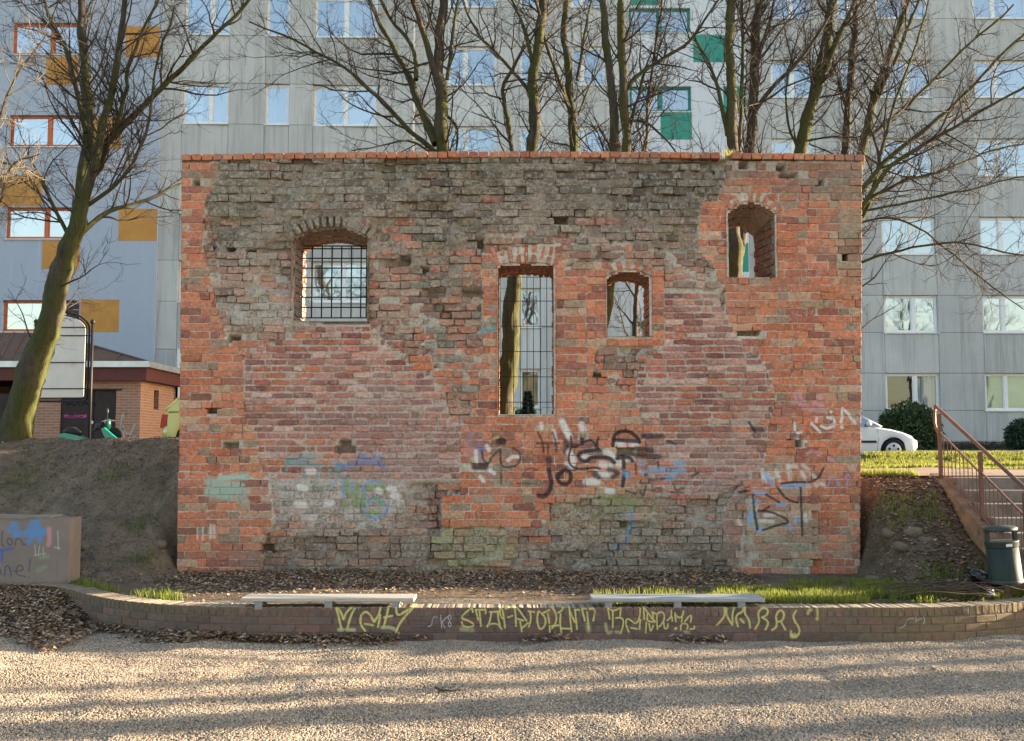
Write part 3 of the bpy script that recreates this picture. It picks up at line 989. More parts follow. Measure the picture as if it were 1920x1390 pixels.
Q = np.stack([I[:-1, :-1], I[:-1, 1:], I[1:, 1:], I[1:, :-1]], -1).reshape(-1, 4)


def earth_material():
    b = NB('bare_earth')
    p = b.pos()
    c = b.n('Attribute', attribute_name='Col').outputs['Color']
    vm = b.n('VectorMath', operation='SCALE'); b.l(c, vm.inputs[0]); b.l(b.ramp(b.noise(p, 5, 8, .7), .3, .7, .6, 1.35), vm.inputs['Scale'])
    c = vm.outputs[0]
    c = b.mix(b.ramp(b.noise(p, 60, 3, .7), .63, .72, 0, .55), c, (.26, .23, .20))
    c = b.mix(b.ramp(b.noise(p, 25, 5, .7), .60, .70, 0, .5), c, (.045, .035, .028))
    nn = b.bump(b.noise(p, 12, 8, .72), 1.0, .09)
    nn = b.bump(b.noise(p, 90, 4, .7), .6, .01, nn)
    return b.fin(c, .95, .1, 0, nn)


EARTH = earth_material()
o = raw_mesh('earth_slope', np.stack([X, Y, Z], -1).reshape(-1, 3), Q, EARTH, None, C.reshape(-1, 4), True)
tag(o, 'bare brown earth slopes beside and behind the old wall', kind='structure')
m = MB(); m.add([(-300, -300, -.32), (300, -300, -.32), (300, 300, -.32), (-300, 300, -.32)], [(0, 1, 2, 3)])
tag(m.build('ground', M('far_ground', (.09, .085, .06), .95, .3, .3)), 'wide flat ground under the whole place', kind='structure')

# ---- gravel yard
gx = np.concatenate([np.linspace(-40, -8, 17), np.arange(-7.5, 8.01, .09), np.linspace(9, 40, 16)])
gy = np.concatenate([np.linspace(-30, 5, 15), np.arange(5.3, 13.0, .09)])
X, Y = np.meshgrid(gx, gy)


def gravel_z(x, y):
    return (fbm(x * 1.6, y * 1.6, 9.0) - .5) * .06 + (fbm(x * 4.5, y * 4.5, 3.3, 3) - .5) * .05 + .05 * sstep((x - 4.3) / 2.5) * sstep((y - 9.5) / 2)


Z = gravel_z(X, Y) - .012
I = np.arange(X.size).reshape(X.shape)
Q = np.stack([I[:-1, :-1], I[:-1, 1:], I[1:, 1:], I[1:, :-1]], -1).reshape(-1, 4)


def gravel_material(name, inst):
    b = NB(name)
    p = b.pos()
    if inst:
        rv = b.n('ObjectInfo').outputs['Random']
        cr = b.n('ValToRGB')
        e = cr.color_ramp.elements
        e[0].position, e[0].color = 0, (.17, .14, .115, 1)
        e[1].position, e[1].color = 1, (.54, .44, .33, 1)
        for ps, cc in ((.25, (.30, .25, .205)), (.5, (.40, .325, .245)), (.72, (.29, .25, .21)), (.88, (.44, .34, .24))):
            q = e.new(ps); q.color = (*cc, 1)
        b.l(rv, cr.inputs[0])
        c = cr.outputs[0]
        big = b.ramp(b.noise(p, 1.1, 6, .65), .33, .67, .78, 1.14)
        vm = b.n('VectorMath', operation='SCALE'); b.l(c, vm.inputs[0]); b.l(big, vm.inputs['Scale'])
        return b.fin(vm.outputs[0], .9, .2)
    v = b.n('TexVoronoi'); v.inputs['Scale'].default_value = 55; b.l(p, v.inputs['Vector'])
    c = b.mix(b.ramp(v.outputs['Color'], 0, 1), (.17, .145, .12), (.36, .31, .25))
    nn = b.bump(v.outputs['Distance'], .8, .012)
    return b.fin(c, .95, .15, 0, nn)


GRB = gravel_material('gravel_bed', False)
bed = raw_mesh('gravel_ground', np.stack([X, Y, Z], -1).reshape(-1, 3), Q, GRB, None, None, True)
tag(bed, 'pale gravel yard in front of the low wall', kind='structure')

pb = bpy.data.meshes.new('pebble')
import bmesh
bm = bmesh.new(); bmesh.ops.create_icosphere(bm, subdivisions=1, radius=1)
for v in bm.verts:
    v.co *= rnd.uniform(.8, 1.15); v.co.z *= .68
bm.to_mesh(pb); bm.free()
GRP = gravel_material('gravel_pebbles', True)
pb.materials.append(GRP)
pobj = bpy.data.objects.new('pebble_source', pb)       # lives in no collection: only referenced by the node tree
X2, Y2 = np.meshgrid(np.arange(-6.6, 6.9, .15), np.arange(6.3, 12.75, .15))
Z2 = gravel_z(X2, Y2)
I = np.arange(X2.size).reshape(X2.shape)
Q2 = np.stack([I[:-1, :-1], I[:-1, 1:], I[1:, 1:], I[1:, :-1]], -1).reshape(-1, 4)
cx, cy = (X2[:-1, :-1] + .075).ravel(), (Y2[:-1, :-1] + .075).ravel()
Q2 = Q2[(cy < path_y(cx) + .05) & (abs(cx) < cy * .52 + .6)]
gp = raw_mesh('gravel', np.stack([X2, Y2, Z2], -1).reshape(-1, 3), Q2, GRP)
tag(gp, 'loose tan and grey gravel stones covering the yard', 'gravel', kind='stuff')
ng = bpy.data.node_groups.new('scatter_pebbles', 'GeometryNodeTree')
ng.interface.new_socket('Geometry', in_out='INPUT', socket_type='NodeSocketGeometry')
ng.interface.new_socket('Geometry', in_out='OUTPUT', socket_type='NodeSocketGeometry')
gi, go = ng.nodes.new('NodeGroupInput'), ng.nodes.new('NodeGroupOutput')
dp = ng.nodes.new('GeometryNodeDistributePointsOnFaces'); dp.inputs['Density'].default_value = 7000
oi = ng.nodes.new('GeometryNodeObjectInfo'); oi.inputs['Object'].default_value = pobj; oi.inputs['As Instance'].default_value = True
ip = ng.nodes.new('GeometryNodeInstanceOnPoints')
rv = ng.nodes.new('FunctionNodeRandomValue'); rv.data_type = 'FLOAT_VECTOR'
rv.inputs[0].default_value = (0, 0, 0); rv.inputs[1].default_value = (.6, .6, 6.28)
rs = ng.nodes.new('FunctionNodeRandomValue'); rs.data_type = 'FLOAT'
rs.inputs[2].default_value = .0035; rs.inputs[3].default_value = .0098
ng.links.new(gi.outputs[0], dp.inputs['Mesh']); ng.links.new(dp.outputs['Points'], ip.inputs['Points'])
ng.links.new(oi.outputs['Geometry'], ip.inputs['Instance'])
ng.links.new(rv.outputs[0], ip.inputs['Rotation']); ng.links.new(rs.outputs[1], ip.inputs['Scale'])
ng.links.new(ip.outputs[0], go.inputs[0])
md = gp.modifiers.new('scatter', 'NODES'); md.node_group = ng

# ================================================================== low planter wall with yellow lettering
PY = 10.8
pp = Paint(-3.8, 5.0, -.05, .42, PY, 420)
YEL, PALE = (.60, .57, .20), (.50, .50, .28)
g1, g2, g3, g4, g5 = (600, 1110, 6.857), (850, 1110, 6.857), (1120, 1110, 9.143), (1330, 1110, 8.348), (1560, 1080, 5.333)
pp.zs(g1, [[(240, 490), (290, 490)], [(330, 485), (440, 490)], [(800, 460), (900, 455), (980, 490)]], 44, PALE, .8, .7)
pp.zs(g1, [[(185, 140), (235, 300), (270, 470)], [(200, 180), (260, 250), (300, 350)], [(300, 350), (340, 260), (420, 190), (480, 170)], [(450, 210), (400, 300), (375, 380), (355, 450)],
           [(580, 500), (530, 440), (515, 370), (530, 290), (590, 250), (640, 290), (690, 380)], [(575, 415), (680, 430)], [(700, 380), (760, 290), (790, 140)], [(775, 300), (745, 450)],
           [(885, 170), (860, 300), (820, 440)], [(825, 330), (930, 310)], [(975, 180), (990, 320), (1100, 250), (1200, 200)], [(1190, 215), (1080, 330), (1010, 430), (960, 560)]], 29, YEL, .90, .35)
LT = (.50, .58, .68)
eight = [[(1665, 300), (1640, 330), (1665, 370), (1690, 330), (1665, 300)], [(1665, 375), (1645, 430), (1670, 455), (1690, 420), (1665, 375)]]
pp.zs(g1, [[(1510, 330), (1470, 310), (1440, 370), (1440, 430), (1390, 450)], [(1550, 300), (1565, 470)], [(1640, 320), (1560, 390), (1610, 470)]] + eight, 10, LT, .9, .3)
pp.zs(g2, [[(250, 260), (245, 205), (160, 260), (90, 340), (200, 370), (280, 430), (200, 460), (120, 440), (110, 390)], [(290, 235), (390, 230), (420, 225), (415, 280)], [(290, 240), (320, 360)], [(335, 250), (355, 440)],
           [(470, 260), (540, 260), (590, 250)], [(490, 260), (470, 380), (435, 450)], [(440, 430), (520, 405), (580, 420), (620, 480)], [(575, 260), (575, 340), (600, 430)],
           [(600, 210), (635, 230), (665, 460)], [(600, 215), (600, 290), (630, 340)], [(670, 220), (740, 190)], [(700, 330), (760, 310)],
           [(770, 160), (800, 250), (805, 440)], [(775, 165), (850, 240), (890, 300), (940, 370)], [(830, 350), (900, 370)], [(860, 390), (880, 510)], [(880, 470), (960, 400)],
           [(965, 250), (1040, 260)], [(990, 260), (1000, 360), (970, 450)], [(1090, 260), (1075, 350), (1090, 440), (1120, 490), (1180, 440), (1190, 350), (1150, 290), (1100, 250)], [(1160, 270), (1235, 235)], [(1215, 280), (1235, 400)],
           [(1260, 185), (1320, 270), (1330, 380), (1270, 470)], [(1430, 160), (1400, 240), (1350, 270)], [(1380, 290), (1370, 400), (1390, 530)], [(1240, 440), (1240, 520)], [(1270, 440), (1350, 430)],
           [(1490, 190), (1505, 370), (1520, 510)], [(1400, 470), (1520, 475)], [(1505, 260), (1560, 390)], [(1560, 230), (1620, 235)], [(1565, 240), (1590, 480)],
           [(1655, 220), (1690, 370)], [(1660, 215), (1710, 220)], [(1720, 260), (1740, 480)], [(1750, 220), (1830, 215), (1800, 370)]], 24, YEL, .86, .4)
pp.zs(g2, [[(110, 480), (240, 490)], [(1730, 420), (1740, 500)]], 60, PALE, .5, .9)
pp.zs(g3, [[(180, 270), (210, 470)], [(185, 270), (250, 330), (340, 310), (400, 260)], [(265, 340), (265, 610)], [(405, 260), (390, 420)], [(320, 450), (400, 440), (450, 480), (440, 600), (400, 700)],
           [(540, 690), (490, 570), (490, 480), (530, 460), (590, 500), (650, 550), (700, 510), (735, 400), (735, 260)], [(735, 480), (725, 640)], [(580, 620), (680, 635)],
           [(795, 270), (805, 470)], [(800, 275), (870, 360), (950, 470), (990, 510)], [(860, 380), (850, 510), (980, 515)], [(840, 530), (830, 700)], [(890, 550), (910, 700), (960, 580)], [(945, 350), (960, 440)],
           [(950, 355), (1020, 385), (1080, 340), (1150, 370), (1150, 470), (1100, 560), (1060, 600)], [(1020, 400), (1030, 640)], [(1140, 530), (1150, 640), (1210, 620), (1210, 550)], [(1270, 320), (1270, 430), (1200, 490)], [(1280, 430), (1285, 500)],
           [(1330, 360), (1345, 510)], [(1345, 400), (1400, 450), (1460, 420), (1480, 330)], [(1455, 430), (1445, 520)], [(1500, 510), (1580, 410), (1620, 410), (1600, 520)],
           [(1430, 650), (1430, 560), (1500, 540), (1560, 570), (1540, 640)], [(1330, 630), (1370, 610), (1340, 650), (1330, 630)], [(1590, 640), (1680, 630), (1660, 590)]], 28, YEL, .86, .4)
pp.zs(g3, [[(140, 550), (170, 720), (240, 690)], [(320, 690), (400, 700)], [(1500, 690), (1560, 700)]], 50, PALE, .6, .8)
pp.zs(g4, [[(120, 520), (220, 410), (250, 340), (230, 240), (275, 230), (265, 330), (300, 430), (360, 520)], [(400, 230), (360, 350), (365, 500)], [(450, 540), (415, 440), (430, 350), (520, 320), (545, 240)],
           [(560, 240), (550, 340), (620, 430), (640, 560)], [(490, 430), (540, 480)], [(720, 580), (790, 470), (760, 350), (800, 270), (870, 250), (925, 290), (900, 370), (830, 400)], [(830, 400), (920, 460), (920, 520), (880, 590)],
           [(980, 600), (1050, 560), (1060, 480), (1040, 380), (1090, 290), (1150, 300), (1180, 370), (1140, 460), (1070, 470)], [(1130, 480), (1190, 590)], [(1365, 300), (1310, 370), (1340, 470), (1400, 540), (1420, 640), (1360, 710), (1280, 690), (1280, 620)]], 33, YEL, .82, .45)
pp.zs(g4, [[(1545, 340), (1570, 270), (1600, 290)], [(1690, 280), (1700, 350), (1690, 430)]], 46, YEL, .6, .8)
pp.zs(g4, [[(1340, 690), (1300, 690)]], 80, YEL, .7, .6)
pp.zs(g5, [[(830, 430), (760, 430), (745, 500), (680, 525)], [(850, 410), (850, 470)], [(860, 450), (910, 430)], [(930, 410), (945, 460), (920, 500), (940, 470)]], 7, LT, .75, .4)
for dx in (655, 672, 690, 706, 740, 1180, 1196, 1215, 1231, 1268, 1284, 1300):
    pp.stroke([(dx + U(-2, 2), 1131), (dx + U(-2, 2), 1131 + U(4, 12))], 1.6, (.55, .52, .46), .6, .5)
pimg = pp.image('low_wall_spray_paint')


def planter_material():
    b = NB('clinker_brick')
    p = b.pos()
    c = b.n('Attribute', attribute_name='Col').outputs['Color']
    vm = b.n('VectorMath', operation='SCALE'); b.l(c, vm.inputs[0]); b.l(b.ramp(b.noise(p, 22, 6, .65), .3, .7, .78, 1.22), vm.inputs['Scale'])
    c = vm.outputs[0]
    c = b.mix(b.ramp(b.noise(p, 60, 4, .7), .62, .72, 0, .45), c, (.30, .27, .23))
    gc, ga = pp.node(b, pimg)
    br = b.ramp(b.noise(p, 90, 4, .7), .30, .46, .45, 1)
    sp = b.n('SeparateXYZ'); b.l(b.pos(), sp.inputs[0])
    front = b.math('LESS_THAN', sp.outputs[1], PY + .10)
    f = b.math('MULTIPLY', b.math('MULTIPLY', ga, br), front)
    c = b.mix(f, c, gc)
    nn = b.bump(b.noise(p, 110, 4, .65), .4, .004)
    return b.fin(c, .85, .2, 0, nn)


CLK = planter_material()
PL = root('low_planter_wall', 'low curved brown brick retaining wall with yellow sprayed lettering', 'low wall', (0, PY, 0))
seg = np.diff(PATHS, axis=0)
sl = np.concatenate([[0], np.cumsum(np.hypot(seg[:, 0], seg[:, 1]))])


def at_s(s):
    x, y = np.interp(s, sl, PATHS[:, 0]), np.interp(s, sl, PATHS[:, 1])
    e = .05
    tx, ty = np.interp(s + e, sl, PATHS[:, 0]) - np.interp(s - e, sl, PATHS[:, 0]), np.interp(s + e, sl, PATHS[:, 1]) - np.interp(s - e, sl, PATHS[:, 1])
    l = math.hypot(tx, ty)
    return x, y, tx / l, ty / l


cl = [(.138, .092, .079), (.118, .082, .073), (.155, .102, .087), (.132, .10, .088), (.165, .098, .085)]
items = []


def clink(s, L, z0, z1, dep, prio, top=False):
    x, y, tx, ty = at_s(s + L / 2)
    c = np.array(rnd.choice(cl)) * U(.88, 1.15)
    alg = 0
    if x < -2.0: alg = min(.75, (-2.0 - x) * .45) * (1.0 if top else .45)
    if x > 2.4: alg = max(alg, min(.65, (x - 2.4) * .4) * (1 if top else .85))
    alg *= U(.5, 1.15)
    c = c * (1 - alg) + np.array((.175, .14, .068) if x > 0 else (.125, .11, .06)) * alg
    vis = -5.9 < x < 5.75
    items.append((prio if vis else -1, (x, y, (z0 + z1) / 2), (tx, ty, 0), UZ, (ty, -tx, 0), L - .009, z1 - z0 - .010, U(-.003, .003), dep, (*c, 0), .0022 if not top else .003, .004, None if not top else (*(np.array((.36, .285, .205)) * U(.85, 1.1) * (1 - .35 * min(1, max(0, -x - 3.9))) * (1 - .35 * min(1, max(0, (x - 4.2))))), 0)))  # worn tops coloured paler to carry the sunlit band, fading towards both ends


TOPZ = .345
for k, (z0, z1) in enumerate(((-.06, .08), (.08, .16), (.16, .24))):
    s = (k % 2) * .128
    while s < sl[-1] - .26:
        clink(s, .256, z0, z1, .11, 2)
        s += .256
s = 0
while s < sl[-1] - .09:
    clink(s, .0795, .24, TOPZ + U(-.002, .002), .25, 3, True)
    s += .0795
items.sort(key=lambda q: -q[0])
rest = MB()
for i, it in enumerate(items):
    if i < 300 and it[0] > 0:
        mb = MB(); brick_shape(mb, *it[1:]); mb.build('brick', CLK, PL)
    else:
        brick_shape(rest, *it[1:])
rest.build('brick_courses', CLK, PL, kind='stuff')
core = MB()
n = 160
for i in range(n):
    a, b_ = sl[-1] * i / n, sl[-1] * (i + 1) / n
    q = []
    for s_, zt in ((a, 0), (b_, 0)):
        x, y, tx, ty = at_s(s_)
        q.append((x, y, ty, -tx))
    for f_, bk, z0, z1 in ((-.006, -.24, -.1, TOPZ - .008),):
        v = []
        for z in (z0, z1):
            for (x, y, nx, ny), d in ((q[0], f_), (q[1], f_), (q[1], bk), (q[0], bk)):
                v.append((x + nx * d, y + ny * d, z))
        core.hexa(v, (.125, .112, .10, 0))
core.build('mortar_core', CLK, PL)

# ================================================================== concrete parapet on the left
cp = Paint(-7.0, -5.2, .3, 1.3, 12.8, 260)
c6 = (0, 940, 4.633)
NVY = (.06, .06, .12)
cp.zs(c6, [[(80, 250), (130, 180), (140, 280)], [(240, 270), (290, 170), (300, 260), (250, 350)], [(320, 160), (340, 340)], [(130, 290), (380, 270)], [(340, 250), (390, 260)]], 55, (.10, .26, .52), .75, .7)
cp.zs(c6, [[(0, 430), (100, 410)], [(15, 430), (15, 520)]], 30, (.08, .13, .36), .8)
cp.zs(c6, [[(20, 260), (10, 380), (30, 390)], [(60, 340), (75, 385), (110, 370), (100, 330), (65, 325)], [(130, 380), (140, 320), (180, 330), (200, 385), (225, 370)], [(0, 590), (10, 640)],
           [(40, 650), (45, 560), (80, 560), (95, 650)], [(120, 610), (210, 600), (180, 550), (140, 570), (140, 640), (220, 655)], [(262, 500), (250, 610)], [(246, 660), (248, 664)]], 12, NVY, .85, .3)
cp.zs(c6, [[(425, 240), (430, 330), (420, 380)]], 40, (.6, .28, .32), .7, .7)
cp.zs(c6, [[(300, 380), (310, 480)], [(340, 390), (330, 480)], [(370, 400), (380, 490)], [(290, 470), (400, 450)]], 8, (.5, .55, .55), .7)
cp.zs(c6, [[(350, 490), (410, 480)], [(330, 600), (390, 570)]], 40, (.25, .36, .22), .5, .8)
cp.zs(c6, [[(500, 260), (505, 420)], [(470, 400), (520, 410)]], 14, (.55, .52, .50), .5, .8)
cimg = cp.image('parapet_spray_paint')


def parapet_material():
    b = NB('stained_concrete')
    p = b.pos()
    c = b.mix(b.ramp(b.noise(p, 3, 7, .65), .35, .65), (.25, .20, .175), (.20, .172, .155))
    c = b.mix(b.ramp(b.noise(p, 5, 4, .6, (5, 5, .25)), .58, .70, 0, .55), c, (.10, .085, .075))
    c = b.mix(b.ramp(b.noise(p, 60, 4, .7), .6, .72, 0, .5), c, (.32, .29, .26))
    gc, ga = cp.node(b, cimg)
    c = b.mix(b.math('MULTIPLY', ga, b.ramp(b.noise(p, 60, 4, .7), .3, .5, .4, 1)), c, gc)
    return b.fin(c, .92, .15, 0, b.bump(b.noise(p, 40, 6, .7), .5, .008))


PAR = root('concrete_parapet', 'short pinkish concrete wall block with blue and black scrawls', 'concrete wall', (-8, 12.95, .34))
pt = [P(131, 970, 12.8), P(131, 1088, 12.8)]
x1 = pt[0][0]
m = MB()
nX = 44
xsv = np.linspace(-10.5, x1, nX)
zt = lambda x: pt[0][2] + .012 + (float(fbm(x * 4, 1.)) - .5) * .03
for i in range(nX - 1):
    a, b_ = xsv[i], xsv[i + 1]
    m.hexa([(a, 12.8, .33), (b_, 12.8, .33), (b_, 13.15, .33), (a, 13.15, .33), (a, 12.8, zt(a) - .025), (b_, 12.8, zt(b_) - .025), (b_, 13.15, zt(b_) - .02), (a, 13.15, zt(a) - .02)])
m.build('block', parapet_material(), PAR)
m = MB()
for i in range(nX - 1):
    a, b_ = xsv[i], xsv[i + 1]
    if a > x1 - .35: break
    m.hexa([(a, 12.79, zt(a) - .024), (b_, 12.79, zt(b_) - .024), (b_, 13.16, zt(b_) - .02), (a, 13.16, zt(a) - .02), (a, 12.79, zt(a)), (b_, 12.79, zt(b_)), (b_, 13.16, zt(b_)), (a, 13.16, zt(a))])
m.build('cap', M('cap_render', (.24, .20, .175), .9, .2, 8, col2=(.17, .17, .09), scale2=5), PAR)

# ================================================================== benches
WOODG = M('grey_painted_board', (.42, .40, .36), .6, .12, 7, col2=(.33, .31, .28), scale2=9, bump=.3, stretch=(.4, 8, 8), stretch2=(.5, 9, 9))
WOODB = M('bluish_painted_board', (.30, .325, .35), .5, .10, 7, col2=(.25, .27, .28), scale2=9, bump=.25, stretch=(.4, 8, 8), stretch2=(.5, 9, 9))
BRK = M('grey_bracket', (.24, .25, .26), .6, .15, 20)


def bench(label, pxa, pxb, mat, slats, brk):
    xa, xb = P(pxa, 1113, PY)[0], P(pxb, 1113, PY)[0]
    b = root('bench', label, 'bench', ((xa + xb) / 2, PY + .12, TOPZ), 'backless benches on the low wall')
    zt_ = TOPZ + .088
    y0, y1 = PY + .00, PY + .33
    if slats == 1:
        m = MB(); m.cbox(xa, xb, y0, y1, zt_ - .036, zt_, .004); m.build('plank', mat, b)
    else:
        wd = (y1 - y0) / slats
        for k in range(slats):
            m = MB(); m.cbox(xa + U(0, .004), xb - U(0, .004), y0 + k * wd, y0 + (k + 1) * wd - .006, zt_ - .04 + .003 * (k % 2), zt_ - .002 * (k % 2), .006)
            m.build('plank', mat, b)
    for px in brk:
        x = P(px, 1125, PY)[0]
        m = MB(); m.box(x - .037, x + .037, y0 + .01, y0 + .07, TOPZ - .028, zt_ - .037)
        m.box(x - .03, x + .03, y0 + .07, y1 - .03, zt_ - .07, zt_ - .042)
        m.box(x - .02, x + .05, y0 + .12, y0 + .20, TOPZ + .001, zt_ - .071)
        m.build('bracket', BRK, b)
    return b


bench('cream painted single-plank bench above the MALY lettering, its end lit by the sun', 452, 776, WOODG, 1, (484, 615, 742))
bench('bluish grey slatted bench above the yellow letters, next to the green grass', 1110, 1434, WOODB, 3, (1141, 1271, 1391))

# ================================================================== stairs, kerb, railing
CONC = M('step_concrete', (.20, .165, .145), .92, .2, 5, col2=(.12, .095, .085), scale2=4, bump=.4)
NOSE = M('step_nosing', (.38, .35, .31), .9, .15, 20)
STR = root('stairs', 'flight of brown concrete steps rising behind the rusty railing', 'stairs', (7.5, STY1 - 1.4, .3))
for k in range(NST):
    y1 = STY1 - k * TREAD
    zt_ = 1.575 - k * RISE
    m = MB(); m.cbox(STX0 + .12, STX1, y1 - TREAD, y1 + .4, zt_ - RISE - .05, zt_ - .002, .006)
    o = m.build('step', CONC, STR)
    m = MB(); m.box(STX0 + .12, STX1, y1 - TREAD - .006, y1 - TREAD + .03, zt_ - .010, zt_ + .002)
    m.build('nosing', NOSE, o)
RUSTC = M('ochre_kerb_concrete', (.22, .145, .09), .9, .3, 6, col2=(.11, .085, .065), scale2=4, bump=.4)
for k in range(4):
    ya, yb_ = STY1 + .12 - k * .74, STY1 + .12 - (k + 1) * .74 + .012
    za, zb = 1.60 - (STY1 - ya) * RISE / TREAD, 1.60 - (STY1 - yb_) * RISE / TREAD
    if k == 0: za = 1.62
    m = MB(); m.hexa([(STX0 - .04, yb_, zb - .30), (STX0 + .12, yb_, zb - .30), (STX0 + .12, ya, za - .30), (STX0 - .04, ya, za - .30), (STX0 - .04, yb_, zb), (STX0 + .12, yb_, zb), (STX0 + .12, ya, za), (STX0 - .04, ya, za)])
    m.build('kerb_block', RUSTC, STR)
m = MB(); m.hexa([(4.9, 14.42, 1.42), (5.95, 14.47, 1.30), (5.95, 14.57, 1.30), (4.9, 14.52, 1.42), (4.9, 14.42, 1.60), (5.95, 14.47, 1.585), (5.95, 14.57, 1.585), (4.9, 14.52, 1.60)])
m.build('landing_kerb', RUSTC, STR)

RUST = M('brown_red_railing_paint', (.135, .072, .052), .55, .18, 12, col2=(.11, .055, .04), scale2=9, bump=.2, spec=.35)
RL = root('stair_railing', 'reddish brown steel railing with thin bars descending beside the steps', 'railing', (STX0, 13, .9))
rx = STX0 + .04
slope = RISE / TREAD
zline = lambda y: 1.60 - (STY1 - y) * slope
posts = [(14.30, .86), (13.08, .86), (11.98, .86)]
for y, h in posts:
    m = MB(); m.box(rx - .022, rx + .022, y - .022, y + .022, zline(y) - .22, zline(y) + h)
    m.build('post', RUST, RL)
ya, yb_ = 14.42, 11.35
m = MB(); m.tube([(rx, ya, zline(ya) + .92), (rx, yb_, zline(yb_) + .92)], .024, 10)
m.tube([(rx, ya, zline(ya) + .92), (rx, ya + .035, zline(ya) + .84), (rx, ya + .035, zline(ya) + .68), (rx, ya - .01, zline(ya) + .60), (rx, 14.30, zline(14.3) + .55)], .02, 8)
m.build('handrail', RUST, RL, True)
for a, b_ in ((14.30, 13.08), (13.08, 11.98)):
    m = MB(); m.tube([(rx, a - .02, zline(a) + .60), (rx, b_ + .02, zline(b_) + .60)], .014, 6); m.build('mid_rail', RUST, RL)
    m = MB(); m.tube([(rx, a - .02, zline(a) + .04), (rx, b_ + .02, zline(b_) + .04)], .010, 6); m.build('lower_rail', RUST, RL)
    for i in range(1, 10):
        y = a + (b_ - a) * i / 10
        m = MB(); m.tube([(rx, y, zline(y) + .04), (rx, y, zline(y) + .60)], .0062, 5); m.build('bar', RUST, RL)

PAV = NB('paving_blocks')
p_ = PAV.pos()
bt = PAV.n('TexBrick'); bt.inputs['Scale'].default_value = 5; PAV.l(p_, bt.inputs[0])
bt.inputs['Color1'].default_value = (.30, .215, .165, 1); bt.inputs['Color2'].default_value = (.25, .18, .145, 1); bt.inputs['Mortar'].default_value = (.14, .11, .09, 1)
bt.inputs['Mortar Size'].default_value = .02
PAVM = PAV.fin(bt.outputs[0], .9, .2)
m = MB(); q = []
pxs = np.linspace(4.75, 11, 26); pys = np.linspace(14.36, 16.6, 12)
for j in range(len(pys)):
    for i in range(len(pxs)):
        q.append((pxs[i], pys[j], max(1.585, float(ground_z(pxs[i], pys[j])) + .03)))
fc = [(j * 26 + i, j * 26 + i + 1, (j + 1) * 26 + i + 1, (j + 1) * 26 + i) for j in range(11) for i in range(25)]
m.add(q, fc)
tag(m.build('paved_path', PAVM), 'pinkish block paved path at the top of the steps', kind='structure')

# ================================================================== litter bin, bag, branches
def bin_material():
    b = NB('perforated_green_metal')
    v = b.obj()
    vo = b.n('TexVoronoi'); vo.inputs['Scale'].default_value = 70; vo.inputs['Randomness'].default_value = 0; b.l(v, vo.inputs['Vector'])
    f = b.ramp(vo.outputs['Distance'], .22, .30)
    c = b.mix(f, (.005, .007, .007), (.020, .034, .031))
    return b.fin(c, .6, .25, 0)


GM = M('green_metal', (.030, .045, .041), .55, .2, 12, bump=.08, spec=.3)
BX, BY, _ = P(1888, 1116, 11.6)
BZ = .36
BIN = root('litter_bin', 'dark green perforated metal litter bin on a post by the railing', 'litter bin', (BX, BY, BZ))
m = MB(); m.box(BX - .028, BX + .028, BY - .028, BY + .028, BZ - .06, BZ + .16); m.build('post', RUST, BIN)
z0, z1 = BZ + .135, BZ + .58
rb, rt_ = .178, .165
lean = lambda z: -.035 * (z - z0) / .45
m = MB()
prof = [(.02, z0 - BZ), (rb, z0 - BZ), (rb, z0 - BZ + .02), (rt_, z1 - BZ), (rt_ - .012, z1 - BZ), (rb - .02, z0 - BZ + .02), (.02, z0 - BZ + .02)]
m.lathe(prof, (BX, BY, BZ), 28)
m.build('body', bin_material(), BIN, True)
m = MB(); m.lathe([(rb + .004, z0 - .005 - BZ), (rb + .007, z0 - BZ), (rb + .007, z0 + .035 - BZ), (rb + .002, z0 + .038 - BZ)], (BX, BY, BZ), 28); m.build('base_band', GM, BIN, True)
m = MB(); m.lathe([(rt_ + .002, z1 - .06 - BZ), (rt_ + .010, z1 - .05 - BZ), (rt_ + .010, z1 - BZ), (rt_ + .016, z1 + .006 - BZ), (rt_ - .01, z1 + .008 - BZ)], (BX, BY, BZ), 28); m.build('rim', GM, BIN, True)
for sx in (-1, 1):
    m = MB(); m.hexa([(BX + sx * .155 - .02, BY - .02, z1), (BX + sx * .155 + .02, BY - .02, z1), (BX + sx * .155 + .02, BY + .02, z1), (BX + sx * .155 - .02, BY + .02, z1),
                      (BX + sx * .148 - .02, BY - .02, z1 + .135), (BX + sx * .148 + .02, BY - .02, z1 + .135), (BX + sx * .148 + .02, BY + .02, z1 + .135), (BX + sx * .148 - .02, BY + .02, z1 + .135)])
    m.build('lid_support', GM, BIN)
m = MB(); m.lathe([(.01, .12), (rt_ + .005, .118), (rt_ + .012, .13), (rt_ + .01, .15), (rt_ - .02, .165), (.01, .178)], (BX, BY, z1), 28); m.build('lid', GM, BIN, True)
m = MB(); m.box(BX - .035, BX + .035, BY - rt_ - .0145, BY - rt_ - .0115, z1 - .042, z1 - .012); m.build('sticker', M('white_sticker', (.6, .6, .58), .5, .05), BIN)
for o in BIN.children:
    pass
BIN.rotation_euler = (0, R_(-4), 0)

